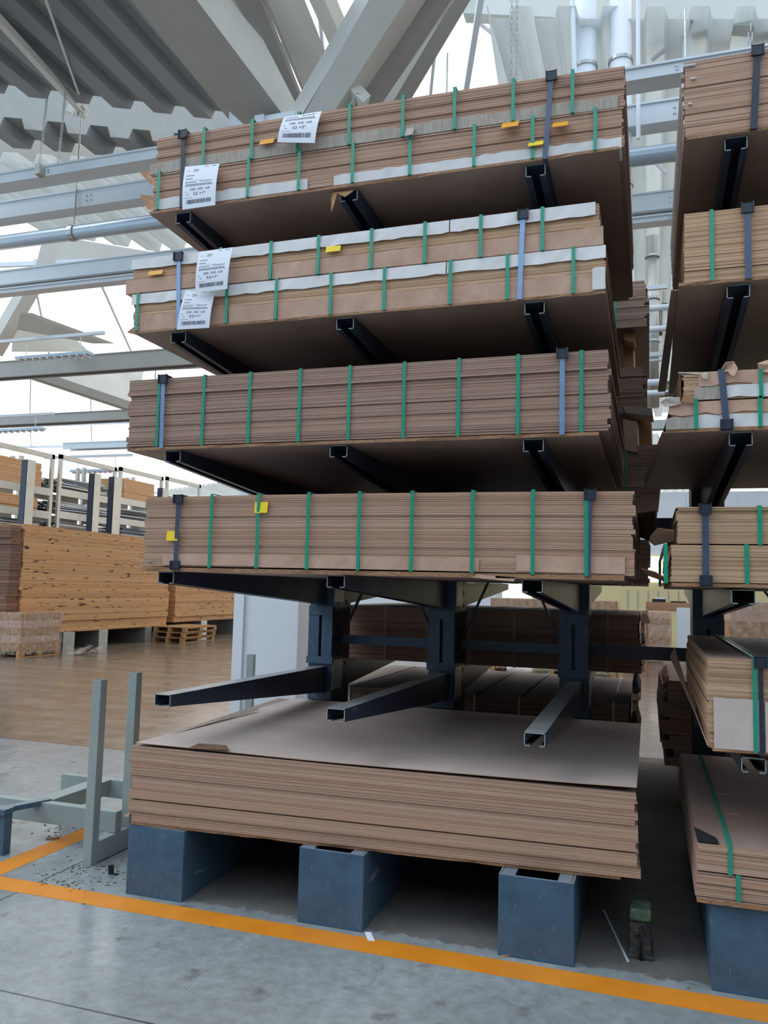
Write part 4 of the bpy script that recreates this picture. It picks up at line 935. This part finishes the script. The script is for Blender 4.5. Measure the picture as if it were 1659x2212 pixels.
R3b.edge(2.72, 2.85, .02, .5, 'card_grey', .008, seed=4); R3b.edge(2.85, 5.1, .03, .5, 'card_white', .008, seed=5); R3b.edge(2.74, 5.1, .55, 1, 'card_pink', .008, seed=6)
R3a.straps((1503, 1641), 880); R3b.straps((1643,), 830)
load_band(fx(1558, 820), Y0, 2.03, 2.378, 2.63, 'dark blue band round the tattered bundles of the right bay', xb=fx(1569, 910), w=.028, prot=(0, 1))
flap('crumpled_paper', [(2.83, -.03, 2.63), (2.85, -.06, 2.66), (2.885, -.04, 2.668), (2.90, -.05, 2.635), (2.885, -.06, 2.60), (2.87, -.05, 2.605), (2.86, -.045, 2.625)], (0, .012, .006), 'card_pink', 'crumpled buff paper on the upper tattered bundle, right of the blue band', 'paper')
flap('crumpled_paper', [(2.985, -.03, 2.62), (2.98, -.05, 2.65), (3.02, -.04, 2.665), (3.06, -.05, 2.64), (3.03, -.05, 2.61)], (0, .012, .006), 'card_pink', 'crumpled buff paper on the upper tattered bundle, at the right picture edge', 'paper')
flap('cardboard_flap', [(2.655, -.01, 2.64), (2.78, -.03, 2.628), (2.775, -.05, 2.595), (2.755, -.05, 2.60), (2.75, -.03, 2.622), (2.66, .02, 2.63)], (0, .003, .004), 'card_grey', 'grey cardboard flap folded over the upper tattered bundle corner')
flap('cardboard_flap', [(2.575, -.03, 2.50), (2.60, -.04, 2.518), (2.66, -.04, 2.52), (2.665, -.04, 2.49), (2.60, -.04, 2.478)], (0, .004, .003), 'card_grey', 'grey cardboard tongue sticking out left between the tattered bundles')
flap('cardboard_flap', [(2.665, -.04, 2.50), (2.68, -.05, 2.535), (2.72, -.045, 2.515), (2.72, -.04, 2.49)], (0, .006, .003), 'card_brown', 'crumpled brown scrap on the front of the tattered bundles')
flap('hanging_sheet', [(2.66, .0, 2.63), (2.665, .0, 2.52), (2.60, 1.0, 2.42), (2.56, 1.7, 2.37), (2.56, 1.7, 2.5)], (.005, 0, .003), 'card_dark', 'dark brown sheet draped down the left end of the tattered bundles')
flap('hanging_sheet', [(2.585, 0, 2.37), (2.61, 0, 2.365), (2.62, 1.9, 2.36), (2.50, 1.9, 2.355), (2.50, 1.5, 2.36)], (0, 0, .006), 'base_board', 'brown sheet jutting left under the tattered bundles')
base(2.62, 5.2, 1.68, .016, 'light brown base board under the fourth bundles of the right bay')
R2a = Bundle('board_bundle', 'lower of the two bundles on the fourth shelf of the right bay', 2.615, 5.19, (1.70, 1.70), (1.862, 1.862), 30, M['hardboard_tan'], 75, group=gr, jx=.005)
R2b = Bundle('board_bundle', 'upper of the two bundles on the fourth shelf of the right bay', 2.645, 5.22, (1.868, 1.868), (2.03, 2.03), 30, M['hardboard_tan'], 76, group=gr, jx=.006)
R2b.straps((1641,), 1130); R2a.straps((1438, 1613), 1215)
load_band(fx(1523, 1130), Y0, 2.03, 1.695, 2.03, 'dark band round the fourth shelf bundles of the right bay', w=.028, prot=(1, 1), mat='blue_band')
flap('cardboard_flap', [(2.53, .0, 1.90), (2.56, -.02, 1.935), (2.63, -.03, 1.925), (2.63, 0, 1.88), (2.55, .02, 1.86), (2.525, .02, 1.88)], (.003, .006, .003), 'card_dark', 'dark cardboard flap bent left from the fourth bundles of the right bay')
flap('cardboard_flap', [(2.49, .0, 1.755), (2.55, -.02, 1.74), (2.60, -.02, 1.71), (2.59, .03, 1.70), (2.52, .03, 1.725)], (.003, .006, .003), 'card_dark', 'splayed brown cardboard tongue low on the fourth bundles of the right bay')
flap('cardboard_flap', [(2.60, -.02, 1.76), (2.62, -.02, 1.86), (2.60, .3, 1.86), (2.585, .2, 1.74)], (.003, .003, .0), 'card_brown', 'brown wrap along the left end of the fourth bundles of the right bay')
# level 1 right
base(2.78, 5.3, .985, .012, 'pale base board under the lowest armed bundle of the right bay', mat='card_brown')
R1 = Bundle('board_bundle', 'bundle on the lowest right-bay arms with a blank mauve panel on its front', 2.765, 5.34, (.998, .998), (1.378, 1.378), 66, M['hardboard_tan'], 77, group=gr, jx=.007, grp=.12)
R1.edge(2.785, 2.965, .01, .56, 'card_mauve', .001, off=.009, seed=3, name='grey_front_panel'); R1.edge(2.985, 4.6, .01, .54, 'card_mauve', .001, off=.009, seed=4, name='grey_front_panel')
R1.straps((1630,), 1500)
load_band(fx(1643, 1500), Y0, 2.03, .99, 1.378, 'dark band over the lowest armed bundle of the right bay', w=.018, prot=(1, 0), mat='protector')
flap('hanging_sheet', [(2.76, .0, 1.0), (2.755, 1.0, 1.01), (2.65, 1.8, 1.24), (2.68, 1.9, 1.30), (2.74, 1.2, 1.06)], (.004, 0, .003), 'card_pink', 'bent buff sheet curling up beside the lowest armed bundle of the right bay')
# floor level right
base(2.71, 5.2, .358, .02, 'chipped orange-brown base board under the floor bundles of the right bay')
R0a = Bundle('board_bundle', 'lower strapped bundle on the base beam at the bottom right', 2.705, 5.28, (.382, .382), (.48, .48), 12, M['hardboard'], 78, group=gr, jx=.004)
R0b = Bundle('board_bundle', 'upper strapped bundle at the bottom right with a torn dark corner', 2.712, 5.28, (.487, .487), (.60, .60), 14, M['hardboard'], 79, group=gr, jx=.004)
flap('torn_corner', [(2.715, Y0 - .002, .603), (2.80, Y0 - .002, .603), (2.795, .06, .604), (2.712, .20, .604)], (0, 0, .002), 'black', 'black torn corner of the upper floor bundle at the bottom right')
R0b.strap(fx(1577, 1860)); R0a.strap(fx(1595, 1915))
for (x, y) in ((2.88, .5), (2.86, .9)): tag(MB().bar((x, y, .606), (x + .05, y + .0, .606), .004, .003).build('wood_splinter', M['card_pink']), 'pale splinter on the floor bundle, %s' % ('nearer the front edge' if y < .7 else 'farther back under the arm'), 'splinter', 'splinters on the right floor bundle')

# ------------------------------------------------------------------ rear side of the rack
rl = {4: 'second shelf from the top', 3: 'third shelf', 2: 'fourth shelf', 1: 'lowest arms', 5: 'top shelf'}
for L, (x1_, zt_, n, seed) in {5: (2.52, 4.12, 40, 81), 4: (2.50, 3.42, 40, 82), 3: (2.60, 2.80, 48, 83), 2: (2.52, 2.06, 40, 84), 1: (2.46, 1.48, 44, 85)}.items():
    z = LV[L - 1] + .022 if L > 1 else 1.04
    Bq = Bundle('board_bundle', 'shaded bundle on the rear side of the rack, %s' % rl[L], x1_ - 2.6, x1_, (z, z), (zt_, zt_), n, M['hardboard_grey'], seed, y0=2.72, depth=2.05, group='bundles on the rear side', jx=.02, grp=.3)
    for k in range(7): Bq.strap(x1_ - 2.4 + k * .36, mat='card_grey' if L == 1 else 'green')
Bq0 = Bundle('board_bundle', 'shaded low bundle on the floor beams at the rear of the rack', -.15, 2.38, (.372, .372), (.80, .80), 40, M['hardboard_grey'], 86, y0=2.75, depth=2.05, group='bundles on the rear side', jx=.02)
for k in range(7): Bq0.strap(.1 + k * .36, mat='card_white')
# torn wraps at the right ends of the rear bundles
for k, (u0, v0, u1, v1, y, mt) in enumerate(((1342, 668, 1368, 740, 2.8, 'card_brown'), (1345, 735, 1368, 838, 3.0, 'card_brown'), (1362, 828, 1388, 885, 3.1, 'card_brown'), (1345, 876, 1408, 898, 2.7, 'card_grey'), (1372, 895, 1406, 968, 3.0, 'card_brown'), (1345, 905, 1376, 978, 2.7, 'card_pink'))):
    flap('cardboard_flap', [PY(u0, v0, y), PY(u1, v0 + 6, y), PY(u1 + 2, v1, y), PY(u0 + 6, v1 - 6, y)], (.01, .25, 0), mt, ['top', 'second', 'third', 'pale fourth', 'fifth', 'lowest'][k] + ' torn cardboard flap at the right end of the rear bundles', 'cardboard')
for k, (z0, z1_, x) in enumerate(((1.05, 1.47, 2.465), (.45, .95, 2.40))):
    g = MB(); rnd = random.Random(90 + k); z = z0
    while z < z1_:
        h = .05 + rnd.random() * .05; w = .02 + rnd.random() * .05; g.cur = rnd.choice((0, 1, 1)); g.hexa([(x, 2.76, z), (x + w, 2.8, z), (x + w, 3.6, z), (x, 3.6, z)], [(x, 2.76, z + h * .8), (x + w * .6, 2.8, z + h * .9), (x + w * .6, 3.6, z + h), (x, 3.6, z + h)]); z += h
    tag(g.build('crumpled_wrap', [M['protector'], M['card_pink']]), ['crumpled end wrap of the rear bundle on the lowest arms', 'crumpled end wrap of the low rear bundle'][k], 'wrapping')
# dark sheets behind the right bay, beside the passage
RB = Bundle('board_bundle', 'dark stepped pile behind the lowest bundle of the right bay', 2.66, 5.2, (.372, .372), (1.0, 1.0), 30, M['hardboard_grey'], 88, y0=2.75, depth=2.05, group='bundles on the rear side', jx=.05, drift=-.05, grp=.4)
flap('leaning_sheet', [(2.62, 2.9, .9), (2.66, 2.7, 1.03), (2.66, 3.6, 1.05), (2.60, 3.8, .95)], (.01, 0, .004), 'card_pink', 'pale sheet lying over the dark pile beside the passage')
flap('leaning_sheet', [(2.60, 2.7, .75), (2.615, 2.7, .98), (2.60, 3.5, 1.0), (2.58, 3.5, .75)], (.01, 0, .0), 'card_grey', 'grey sheet standing against the dark pile beside the passage')

# ------------------------------------------------------------------ floor things
g = MB().box(-1.2, 6, -.195, -.045, 0, .0015); tag(g.build('floor_marking', M['line']), 'long orange floor line in front of the slate base beams', 'floor line', 'orange floor lines')
g = MB().box(-1.06, -.905, -.045, 1.0, 0, .0015); tag(g.build('floor_marking', M['line']), 'short orange floor line running back at the left edge', 'floor line', 'orange floor lines')
# stillage frame
e = empty('steel_stillage', (-.6, .29, 0), 'grey-green steel trestle frame with two upright posts, left of the loose stack', 'frame')
def hollow(x0, x1, y0, y1, z0, z1, t=.005):
    g = MB(); g.box(x0, x1, y0, y0 + t, z0, z1); g.box(x0, x1, y1 - t, y1, z0, z1); g.box(x0, x0 + t, y0 + t, y1 - t, z0, z1); g.box(x1 - t, x1, y0 + t, y1 - t, z0, z1); return g
bevel(hollow(-.60, -.54, .27, .33, 0, 1.06).build('post', M['frame_grey'], e), .003); bevel(hollow(-.60, -.54, .62, .68, .125, 1.07).build('post', M['frame_grey'], e), .003)
bevel(MB().box(-.60, -.54, .33, .88, .005, .125).build('bottom_rail', M['frame_grey'], e), .003)
bevel(MB().box(-2.2, -.545, .49, .55, .127, .25).build('long_rail', M['frame_grey'], e), .003)
bevel(MB().box(-1.50, -.545, 1.16, 1.22, .127, .25).build('long_rail', M['frame_grey'], e), .003)
bevel(MB().box(-1.20, -1.08, .55, 1.16, .15, .25).build('cross_rail', M['frame_grey'], e), .003)
bevel(MB().box(-.60, -.54, .90, 1.22, .005, .125).build('bottom_rail', M['frame_grey'], e), .003)
bevel(MB().box(-1.49, -1.43, 1.16, 1.22, 0, .127).build('foot', M['frame_grey'], e), .003)
bevel(MB().box(-1.52, -1.42, .50, .54, 0, .127).build('foot', M['frame_grey'], e), .003)
e = empty('steel_stillage', (-1.3, .2, 0), 'dark corner of a second steel frame, cut off at the left edge', 'frame')
p = PZ(8, 1850, 0)
MB().box(p.x - .09, p.x - .01, p.y, p.y + .06, 0, .24).build('post', M['steel'], e)
MB().box(p.x - .7, p.x + .0, p.y - .02, p.y + .06, .24, .27).build('long_rail', M['steel'], e)
MB().bar((p.x - .1, p.y + .03, .245), (p.x + .02, p.y + .34, .245), .06, .03).build('cross_rail', M['steel'], e)
# post in front of the white column
pp = PY(529, 1520, 4.4)
tag(hollow(pp.x, pp.x + .08, 4.4, 4.46, 0, PY(533, 1414, 4.4).z).build('steel_post', M['frame_grey']), 'single grey-green steel post standing before the white column', 'post')
# jack
jx, jy = 2.43, .2
e = empty('hydraulic_jack', (jx, jy, 0), 'small greasy green and black hydraulic jack on the floor between the bays', 'jack')
g = MB(); g.hexa([(jx, jy, 0), (jx + .10, jy, 0), (jx + .10, jy + .17, 0), (jx, jy + .17, 0)], [(jx + .005, jy + .012, .16), (jx + .095, jy + .012, .16), (jx + .092, jy + .12, .16), (jx + .008, jy + .12, .16)])
bevel(g.build('jack_body', M['jackblack'], e), .008, 3)
bevel(MB().box(jx + .004, jx + .098, jy - .002, jy + .125, .16, .215).build('jack_head', M['jackgreen'], e), .01, 3)
bevel(MB().box(jx - .004, jx + .106, jy - .012, jy + .185, 0, .018).build('foot_plate', M['jackblack'], e), .004)
MB().tube([(jx + .052, jy - .022, .005), (jx + .055, jy - .02, .12), (jx + .055, jy + .0, .145)], .008, 10).build('lever', M['black'], e, True)
MB().tube([(jx + .085, jy - .016, .15), (jx + .085, jy + .01, .15)], .013, 12).build('valve_knob', M['black'], e)
MB().tube([(jx + .03, jy - .01, .12), (jx + .03, jy + .01, .12)], .018, 12).build('cylinder_boss', M['jackblack'], e)
a = PZ(1303, 1965, .004); c_ = PZ(1357, 2078, .004)
tag(MB().bar(a, c_, .012, .003).build('metal_strip', M['beam_grey']), 'long thin pale strip lying on the floor left of the jack', 'strip')
p = PZ(797, 2022, .003); o = MB().slab([p + Vector(q_) for q_ in ((-.035, .035, 0), (-.005, .045, 0), (.045, -.045, 0), (.012, -.05, 0))], (0, 0, .001)).build('paper_scrap', M['paper'])
tag(o, 'small white paper slip on the floor beside the middle base beam', 'paper')
p = PZ(240, 1888, 0)
g = MB(); g.bar(p, p + Vector((-.01, .01, .045)), .03, .004); g.bar(p, p + Vector((.04, .0, .004)), .03, .004)
tag(g.build('plastic_corner', M['black']), 'broken black plastic corner piece on the floor beside the left base beam', 'plastic piece')
p = PZ(100, 1812, 0); tag(MB().bar(p, p + Vector((.07, .03, .006)), .03, .012).build('rubble_lump', M['card_brown']), 'brown lump of rubbish on the floor behind the left orange line', 'debris')
p = PZ(1084, 2066, 0); tag(MB().bar(p, p + Vector((.03, .012, .006)), .014, .006).build('wood_chip', M['card_brown']), 'brown wood chip at the lower left corner of the right base beam', 'debris')
g = MB(); rnd = random.Random(12)
for k in range(190):
    if k < 110: x = rnd.gauss(-.5, .14); y = rnd.gauss(.12, .14)
    elif k < 160: x = rnd.gauss(-1.15, .15); y = rnd.gauss(.85, .12)
    else: x = rnd.uniform(0, 2.7); y = rnd.uniform(-.03, 1.0)
    if -.12 < x < .24 or .86 < x < 1.23 or 1.85 < x < 2.21: continue
    r = .002 + rnd.random() * .005; an = rnd.random() * 3; g.bar((x, y, .0015), (x + r * 3 * math.cos(an), y + r * 3 * math.sin(an), .0015), r, .003)
tag(g.build('floor_litter', M['rubbish']), 'dirt and splinters scattered round the trestle feet', 'litter', None, 'stuff')
